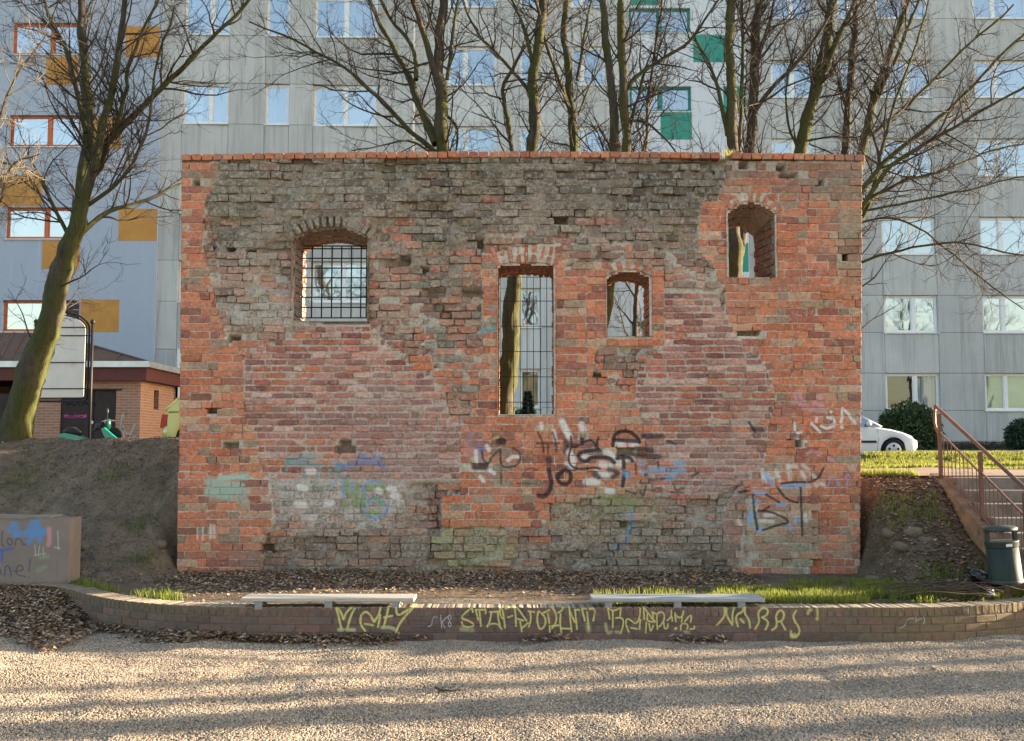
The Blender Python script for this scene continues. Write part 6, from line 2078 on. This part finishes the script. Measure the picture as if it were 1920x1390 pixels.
class Tubes:
    def __init__(s):
        s.V, s.F, s.n = [], [], 0

    def add(s, p, r, k):
        m = len(p)
        t = np.gradient(p, axis=0)
        t /= np.linalg.norm(t, axis=1)[:, None] + 1e-9
        ref = np.array([.3, .9, .1]) if abs(t[:, 1]).mean() < .8 else np.array([1., 0, .2])
        a = np.cross(t, ref); a /= np.linalg.norm(a, axis=1)[:, None] + 1e-9
        b = np.cross(t, a)
        th = np.arange(k) * 2 * math.pi / k
        v = p[:, None] + r[:, None, None] * (np.cos(th)[None, :, None] * a[:, None] + np.sin(th)[None, :, None] * b[:, None])
        i = (np.arange(m - 1)[:, None] * k + np.arange(k)[None]).ravel()
        j = (np.arange(m - 1)[:, None] * k + (np.arange(k) + 1)[None] % k).ravel()
        s.V.append(v.reshape(-1, 3)); s.F.append(np.stack([i, j, j + k, i + k], 1) + s.n)
        s.n += m * k

    def obj(s, name, mat, parent, smooth=True):
        return raw_mesh(name, np.concatenate(s.V), np.concatenate(s.F), mat, parent, None, smooth)


def shoot(p0, d, L, r0, r1, n, wob, up):
    pts = [p0]
    d = d / np.linalg.norm(d)
    for i in range(n):
        d = d + tr.normal(size=3) * wob + np.array([0, 0, up])
        d /= np.linalg.norm(d)
        pts.append(pts[-1] + d * L / n)
    return np.array(pts), np.linspace(r0, r1, n + 1)


def side_dir(t, lo, hi, flat=.75):
    q = tr.normal(size=3); q[1] *= flat
    q -= t * (q @ t); q /= np.linalg.norm(q) + 1e-9
    a = tr.uniform(lo, hi)
    return t * math.cos(a) + q * math.sin(a)


def grow(crown, p, r, dens, zlim, lmax, lvl1=1.0, up=.06):
    s = np.linalg.norm(np.diff(p, axis=0), axis=1).sum()
    n1 = int(s * dens * 2.0)
    for f in tr.uniform(.12, 1, n1):
        i = min(len(p) - 2, int(f * (len(p) - 1)))
        if p[i][2] < zlim: continue
        t = p[i + 1] - p[i]; t = t / (np.linalg.norm(t) + 1e-9)
        L = tr.uniform(.4, 1.25) * lmax * 1.2 * (1.1 - .55 * f) * lvl1
        r0 = min(r[i] * .5, .008 + L * .0075)
        b, br = shoot(p[i], side_dir(t, .55, 1.15), L, r0, .0030, 9, .16, up)
        crown.add(b, br, 5)
        for g in tr.uniform(.15, 1, max(3, int(L * 5.2))):
            k = min(len(b) - 2, int(g * 9))
            t2 = b[k + 1] - b[k]; t2 /= np.linalg.norm(t2)
            L2 = tr.uniform(.25, .85) * min(1.1, L * .6)
            c, cr = shoot(b[k], side_dir(t2, .45, 1.1), L2, min(br[k] * .7, .0062), .0024, 6, .22, up * .8)
            crown.add(c, cr, 4)
            for h in tr.uniform(.15, 1, max(3, int(L2 * 8))):
                e = min(len(c) - 2, int(h * 6))
                t3 = c[e + 1] - c[e]; t3 /= np.linalg.norm(t3)
                w_, wr_ = shoot(c[e], side_dir(t3, .4, 1.2), tr.uniform(.10, .38), 0.0029, .0018, 3, .28, up)
                crown.add(w_, wr_, 3)


def tree(label, Y, stems, seed, dens=2.4, lmax=1.5, zlim=5.4, mat=None, twig=None, name='bare_tree', group='bare trees behind the old wall'):
    """stems: (list of (px, py[, dY]), width px at start, width px at end); the first is the trunk"""
    tr.seed(seed)
    mat = mat or BARK
    p0 = P(*stems[0][0][0][:2], Y)
    gz = float(ground_z(p0[0], Y))
    T = root(name, label, 'tree', (p0[0], Y, gz), group)
    crown = Tubes()
    for i, (pts, w0, w1) in enumerate(stems):
        q, dY = [], 0
        tot = len(pts)
        for j, a in enumerate(pts):
            yy = Y + (a[2] if len(a) > 2 else 0) + (0 if i == 0 else .25 * math.sin(seed + i * 2.1) * j)
            q.append(np.array(P(a[0], a[1], yy)))
        if i == 0: q[0][2] = min(q[0][2], gz - .12)
        rad = np.linspace(w0, w1, tot) * .43 * Y / FPX
        p, r = resample(q, rad, .07 if i == 0 else .14)
        wob = np.stack([fbm(np.arange(len(p)) * (.14 if i == 0 else .28), seed + i * 3.3 + k * 9.1) - .5 for k in range(3)], 1) * .11
        wob[0] = 0
        p = p + wob * np.minimum(1, np.arange(len(p)) / 4)[:, None]
        r = r * (1 + .16 * (fbm(np.arange(len(p)) * .5, seed * 2.7 + i) - .5) * 2)
        tb = Tubes()
        if i == 0 and w0 > 20:                        # root flare
            r = r * (1 + .35 * np.exp(-np.arange(len(r)) * .3))
        k = 26 if i == 0 and w0 > 20 else (14 if w0 > 12 else 9)
        tb.add(p, r, k)
        o = tb.obj('trunk' if i == 0 else 'limb', mat, T)
        V = np.empty(len(o.data.vertices) * 3, np.float32)
        o.data.vertices.foreach_get('co', V); V = V.reshape(-1, 3)
        bump_ = (fbm(V[:, 0] * 9, V[:, 1] * 9, V[:, 2] * 2.6) - .5)[:, None]
        ax = np.repeat(p - ORG[T], k, 0)
        fine = (fbm(V[:, 0] * 34, V[:, 1] * 34, V[:, 2] * 7) - .5)[:, None]
        V += (V - ax) * (bump_ * .35 + fine * .30)
        o.data.vertices.foreach_set('co', V.astype(np.float32).ravel())
        grow(crown, p, r, dens, zlim, lmax if w0 > 9 else lmax * .8)
    crown.obj('crown', twig or TWIG, T)
    return T


TREES = []
TREES.append(tree('big mossy leaning tree on the slope in front of the garage', 16.0, [
    ([(20, 838), (46, 740), (82, 630), (116, 520), (136, 445), (152, 395), (160, 360)], 66, 24),
    ([(146, 420), (158, 330), (168, 230), (160, 120), (150, 0), (138, -260)], 34, 12),
    ([(150, 410), (172, 330), (190, 260), (215, 150), (232, 40), (262, -220)], 24, 9),
    ([(170, 300), (200, 262), (262, 200), (330, 140), (400, 70), (472, 0), (560, -120)], 17, 5),
    ([(146, 445), (190, 402), (240, 385), (300, 370), (350, 338)], 13, 4),
    ([(165, 385), (218, 345), (262, 295), (280, 210), (290, 120), (330, 10)], 10, 3.5),
    ([(132, 450), (104, 385), (84, 335), (50, 312), (-20, 300)], 10, 4),
    ([(162, 250), (125, 95), (85, 25), (60, -90)], 13, 4),
    ([(180, 330), (210, 250), (232, 200), (245, 100), (300, 0), (330, -120)], 11, 4)], 31, 3.0, 1.25, 3.4))
TREES.append(tree('thin pale sunlit saplings branching in from the photo edge beside the ochre squares', 13.6, [
    ([(-150, 900), (-110, 700), (-60, 500), (0, 340)], 16, 8), ([(0, 340), (30, 300), (60, 330), (90, 400)], 7, 2.5), ([(-40, 450), (0, 230), (40, 120), (90, 60)], 8, 3), ([(-60, 500), (-10, 400), (20, 300), (70, 290)], 6, 2.5)],
    5, 4.0, .7, 3.0, BARKD, TWIGP, 'sapling'))
TREES.append(tree('tall mossy tree with wide limbs, first of the row above the wall', 17.0, [
    ([(848, 800), (842, 500), (832, 300), (826, 200), (822, 100), (832, 0), (838, -250)], 40, 14),
    ([(818, 270), (790, 205), (772, 150), (735, 90), (700, 20), (655, -80)], 19, 8),
    ([(815, 285), (770, 245), (700, 175), (640, 120), (560, 80), (470, 40)], 12, 3.5),
    ([(820, 150), (785, 50), (770, -10), (740, -150)], 16, 7), ([(780, 150), (778, 90), (728, 35), (700, -20)], 11, 5),
    ([(838, 150), (852, 60), (862, 0), (880, -120)], 9, 4), ([(812, 290), (770, 262), (720, 270), (660, 285)], 6, 2.5), ([(836, 215), (862, 240), (858, 282)], 7, 5)], 43, 2.4, 1.5))
TREES.append(tree('dark trunk standing behind the tallest opening of the wall', 17.4, [
    ([(946, 800), (950, 690), (958, 600), (964, 530), (985, 400), (997, 290), (1000, 200), (1006, 100), (1022, 0), (1040, -250)], 42, 15),
    ([(965, 520), (962, 290), (945, 195), (936, 160), (965, 128), (985, 82)], 11, 6), ([(998, 180), (960, 130), (905, 80), (870, 20), (850, -60)], 10, 4), ([(1004, 150), (985, 60), (960, -10), (930, -120)], 10, 4)], 47, 2.6, 1.4, 5.4))
TREES.append(tree('slim mossy tree forking just above the wall', 18.0, [
    ([(1084, 800), (1080, 300), (1076, 220), (1064, 130), (1058, 0), (1048, -220)], 24, 11), ([(1072, 215), (1046, 150), (1022, 80), (1000, -10)], 11, 5), ([(1082, 150), (1098, 70), (1112, -10)], 9, 4), ([(1084, 215), (1110, 150), (1130, 90)], 5, 2.5)], 53, 2.6, 1.3))
TREES.append(tree('twin-stemmed green mossy tree showing in the small arched opening', 17.0, [
    ([(1098, 800), (1118, 650), (1141, 545), (1151, 420), (1155, 300), (1150, 190), (1140, 90), (1132, 0), (1120, -220)], 30, 12), ([(1150, 440), (1164, 380), (1172, 300), (1172, 200), (1167, 100), (1162, 0), (1166, -220)], 26, 11),
    ([(1166, 180), (1195, 140), (1240, 112), (1290, 82), (1335, 20), (1390, -80)], 12, 4), ([(1178, 240), (1196, 190), (1214, 130), (1225, 90)], 9, 3), ([(1178, 228), (1212, 224), (1250, 262), (1272, 292)], 7, 3)], 59, 2.6, 1.3))
TREES.append(tree('thin young tree between the twin-stemmed tree and the teal windows', 19.0, [
    ([(1187, 800), (1190, 640), (1195, 540), (1208, 300), (1213, 200), (1224, 100), (1244, -20)], 13, 5), ([(1213, 210), (1240, 150), (1262, 90)], 5, 2.5), ([(1192, 560), (1172, 528), (1160, 500)], 5, 3)], 61, 2.6, 1.0, 3.0, BARKD))
TREES.append(tree('straight mossy tree behind the high opening, its trunk filling that opening', 16.6, [
    ([(1376, 800), (1377, 450), (1372, 290), (1368, 150), (1370, 0), (1364, -240)], 34, 14), ([(1364, 255), (1346, 150), (1326, 108), (1298, 60)], 10, 3.5), ([(1386, 285), (1392, 150), (1392, 0), (1390, -150)], 10, 5)], 67, 2.4, 1.4))
TREES.append(tree('thicker dark tree just right of the straight mossy one', 17.2, [
    ([(1364, 800), (1382, 510), (1391, 430), (1405, 290), (1413, 150), (1422, 0), (1440, -260)], 30, 15), ([(1404, 225), (1450, 160), (1512, 98), (1546, 50), (1580, -20)], 12, 4), ([(1412, 150), (1436, 60), (1462, -30)], 12, 5)], 71, 2.5, 1.4, 5.4, BARKD))
TREES.append(tree('stout mossy tree leaning towards the wall end', 17.5, [
    ([(1430, 800), (1466, 480), (1500, 290), (1530, 180), (1546, 80), (1566, 0), (1604, -220)], 36, 15), ([(1528, 190), (1560, 100), (1600, 20), (1640, -80)], 16, 6), ([(1500, 290), (1470, 210), (1480, 110), (1520, 10)], 6, 3)], 73, 2.5, 1.5))
TREES.append(tree('upright slim dark tree near the wall end', 18.2, [
    ([(1574, 800), (1578, 400), (1582, 290), (1592, 200), (1601, 100), (1606, 0), (1616, -220)], 22, 11), ([(1590, 210), (1560, 120), (1545, 40)], 7, 3)], 79, 2.6, 1.4, 5.4, BARKD))
TREES.append(tree('slanting mossy tree reaching past the wall corner', 18.0, [
    ([(1556, 800), (1588, 450), (1608, 290), (1640, 190), (1668, 100), (1690, 40), (1706, -20), (1740, -200)], 24, 10), ([(1630, 210), (1672, 130), (1712, 30), (1740, -60)], 12, 5), ([(1615, 270), (1700, 200), (1800, 100), (1900, 10)], 9, 4)], 83, 2.6, 1.4))
TREES.append(tree('spreading tree whose long low branches reach over the car and railing', 16.0, [
    ([(1560, 830), (1578, 600), (1590, 450), (1604, 360)], 26, 18),
    ([(1604, 372), (1660, 300), (1720, 255), (1800, 190), (1870, 110), (1960, 20)], 14, 5), ([(1600, 420), (1650, 330), (1700, 290), (1800, 230), (1900, 180), (2000, 120)], 12, 4),
    ([(1604, 390), (1700, 340), (1800, 310), (1900, 270), (2000, 260)], 8, 3), ([(1598, 420), (1680, 405), (1760, 450), (1830, 515), (1920, 580)], 6, 2.5),
    ([(1598, 500), (1690, 462), (1800, 450), (1910, 476), (1990, 490)], 6, 2.5), ([(1596, 450), (1640, 360), (1660, 250), (1700, 130), (1740, 0)], 11, 4), ([(1600, 400), (1690, 380), (1790, 365), (1900, 330), (1980, 330)], 6, 2.5)], 89, 2.7, 1.25, 3.5))


def copy_tree(src, loc, rz, sc, label, group):
    r = src.copy(); COL.objects.link(r)
    r.location = loc; r.rotation_euler = (0, 0, rz); r.scale = (sc, sc, sc)
    r['label'] = label; r['group'] = group
    for ch in list(src.children):
        c = ch.copy(); COL.objects.link(c); c.parent = r
    return r


# trees of the same park standing just outside the frame: they throw the long shadows over the gravel and mirror in the panes
lab = 'bare park tree standing outside the photo, throwing long shadows over the gravel'
for i, (x, y, k, sc) in enumerate(((15, 11.6, 2, 1.0), (19, 11.8, 9, 1.0), (23, 13.9, 7, 1.1), (27, 13.2, 5, 1.2), (31, 14.9, 2, 1.2), (35, 14.6, 7, 1.2), (26, 15.05, 8, 1.0))):
    copy_tree(TREES[k], (x, y, .1 if y < 13 else 1.2), i * 1.3, sc, lab, 'park trees outside the photo')
for i, (x, y, k) in enumerate(((-7, -8, 2), (-1, -11, 7), (6, -9, 5), (13, -12, 9), (-14, -13, 8), (20, -10, 2), (-20, -9, 9))):
    copy_tree(TREES[k], (x, y, -.1), i * 2.1, 2.0, 'bare park tree behind the viewpoint, mirrored in the window panes', 'park trees behind the viewpoint')


def copy_deep(src, parent=None):
    c = src.copy(); COL.objects.link(c); c.parent = parent
    for ch in list(src.children):
        copy_deep(ch, c)
    return c


bk = copy_deep(Eb)                                  # the block across the yard, behind the viewpoint: lit by the sun, seen in the panes
bk.rotation_euler = (0, 0, math.pi)
bk.location = (10, -52, 0)
bk.scale = (2.8, 1, 1)
bk['label'] = 'sunlit apartment block across the yard behind the viewpoint, mirrored in the panes'
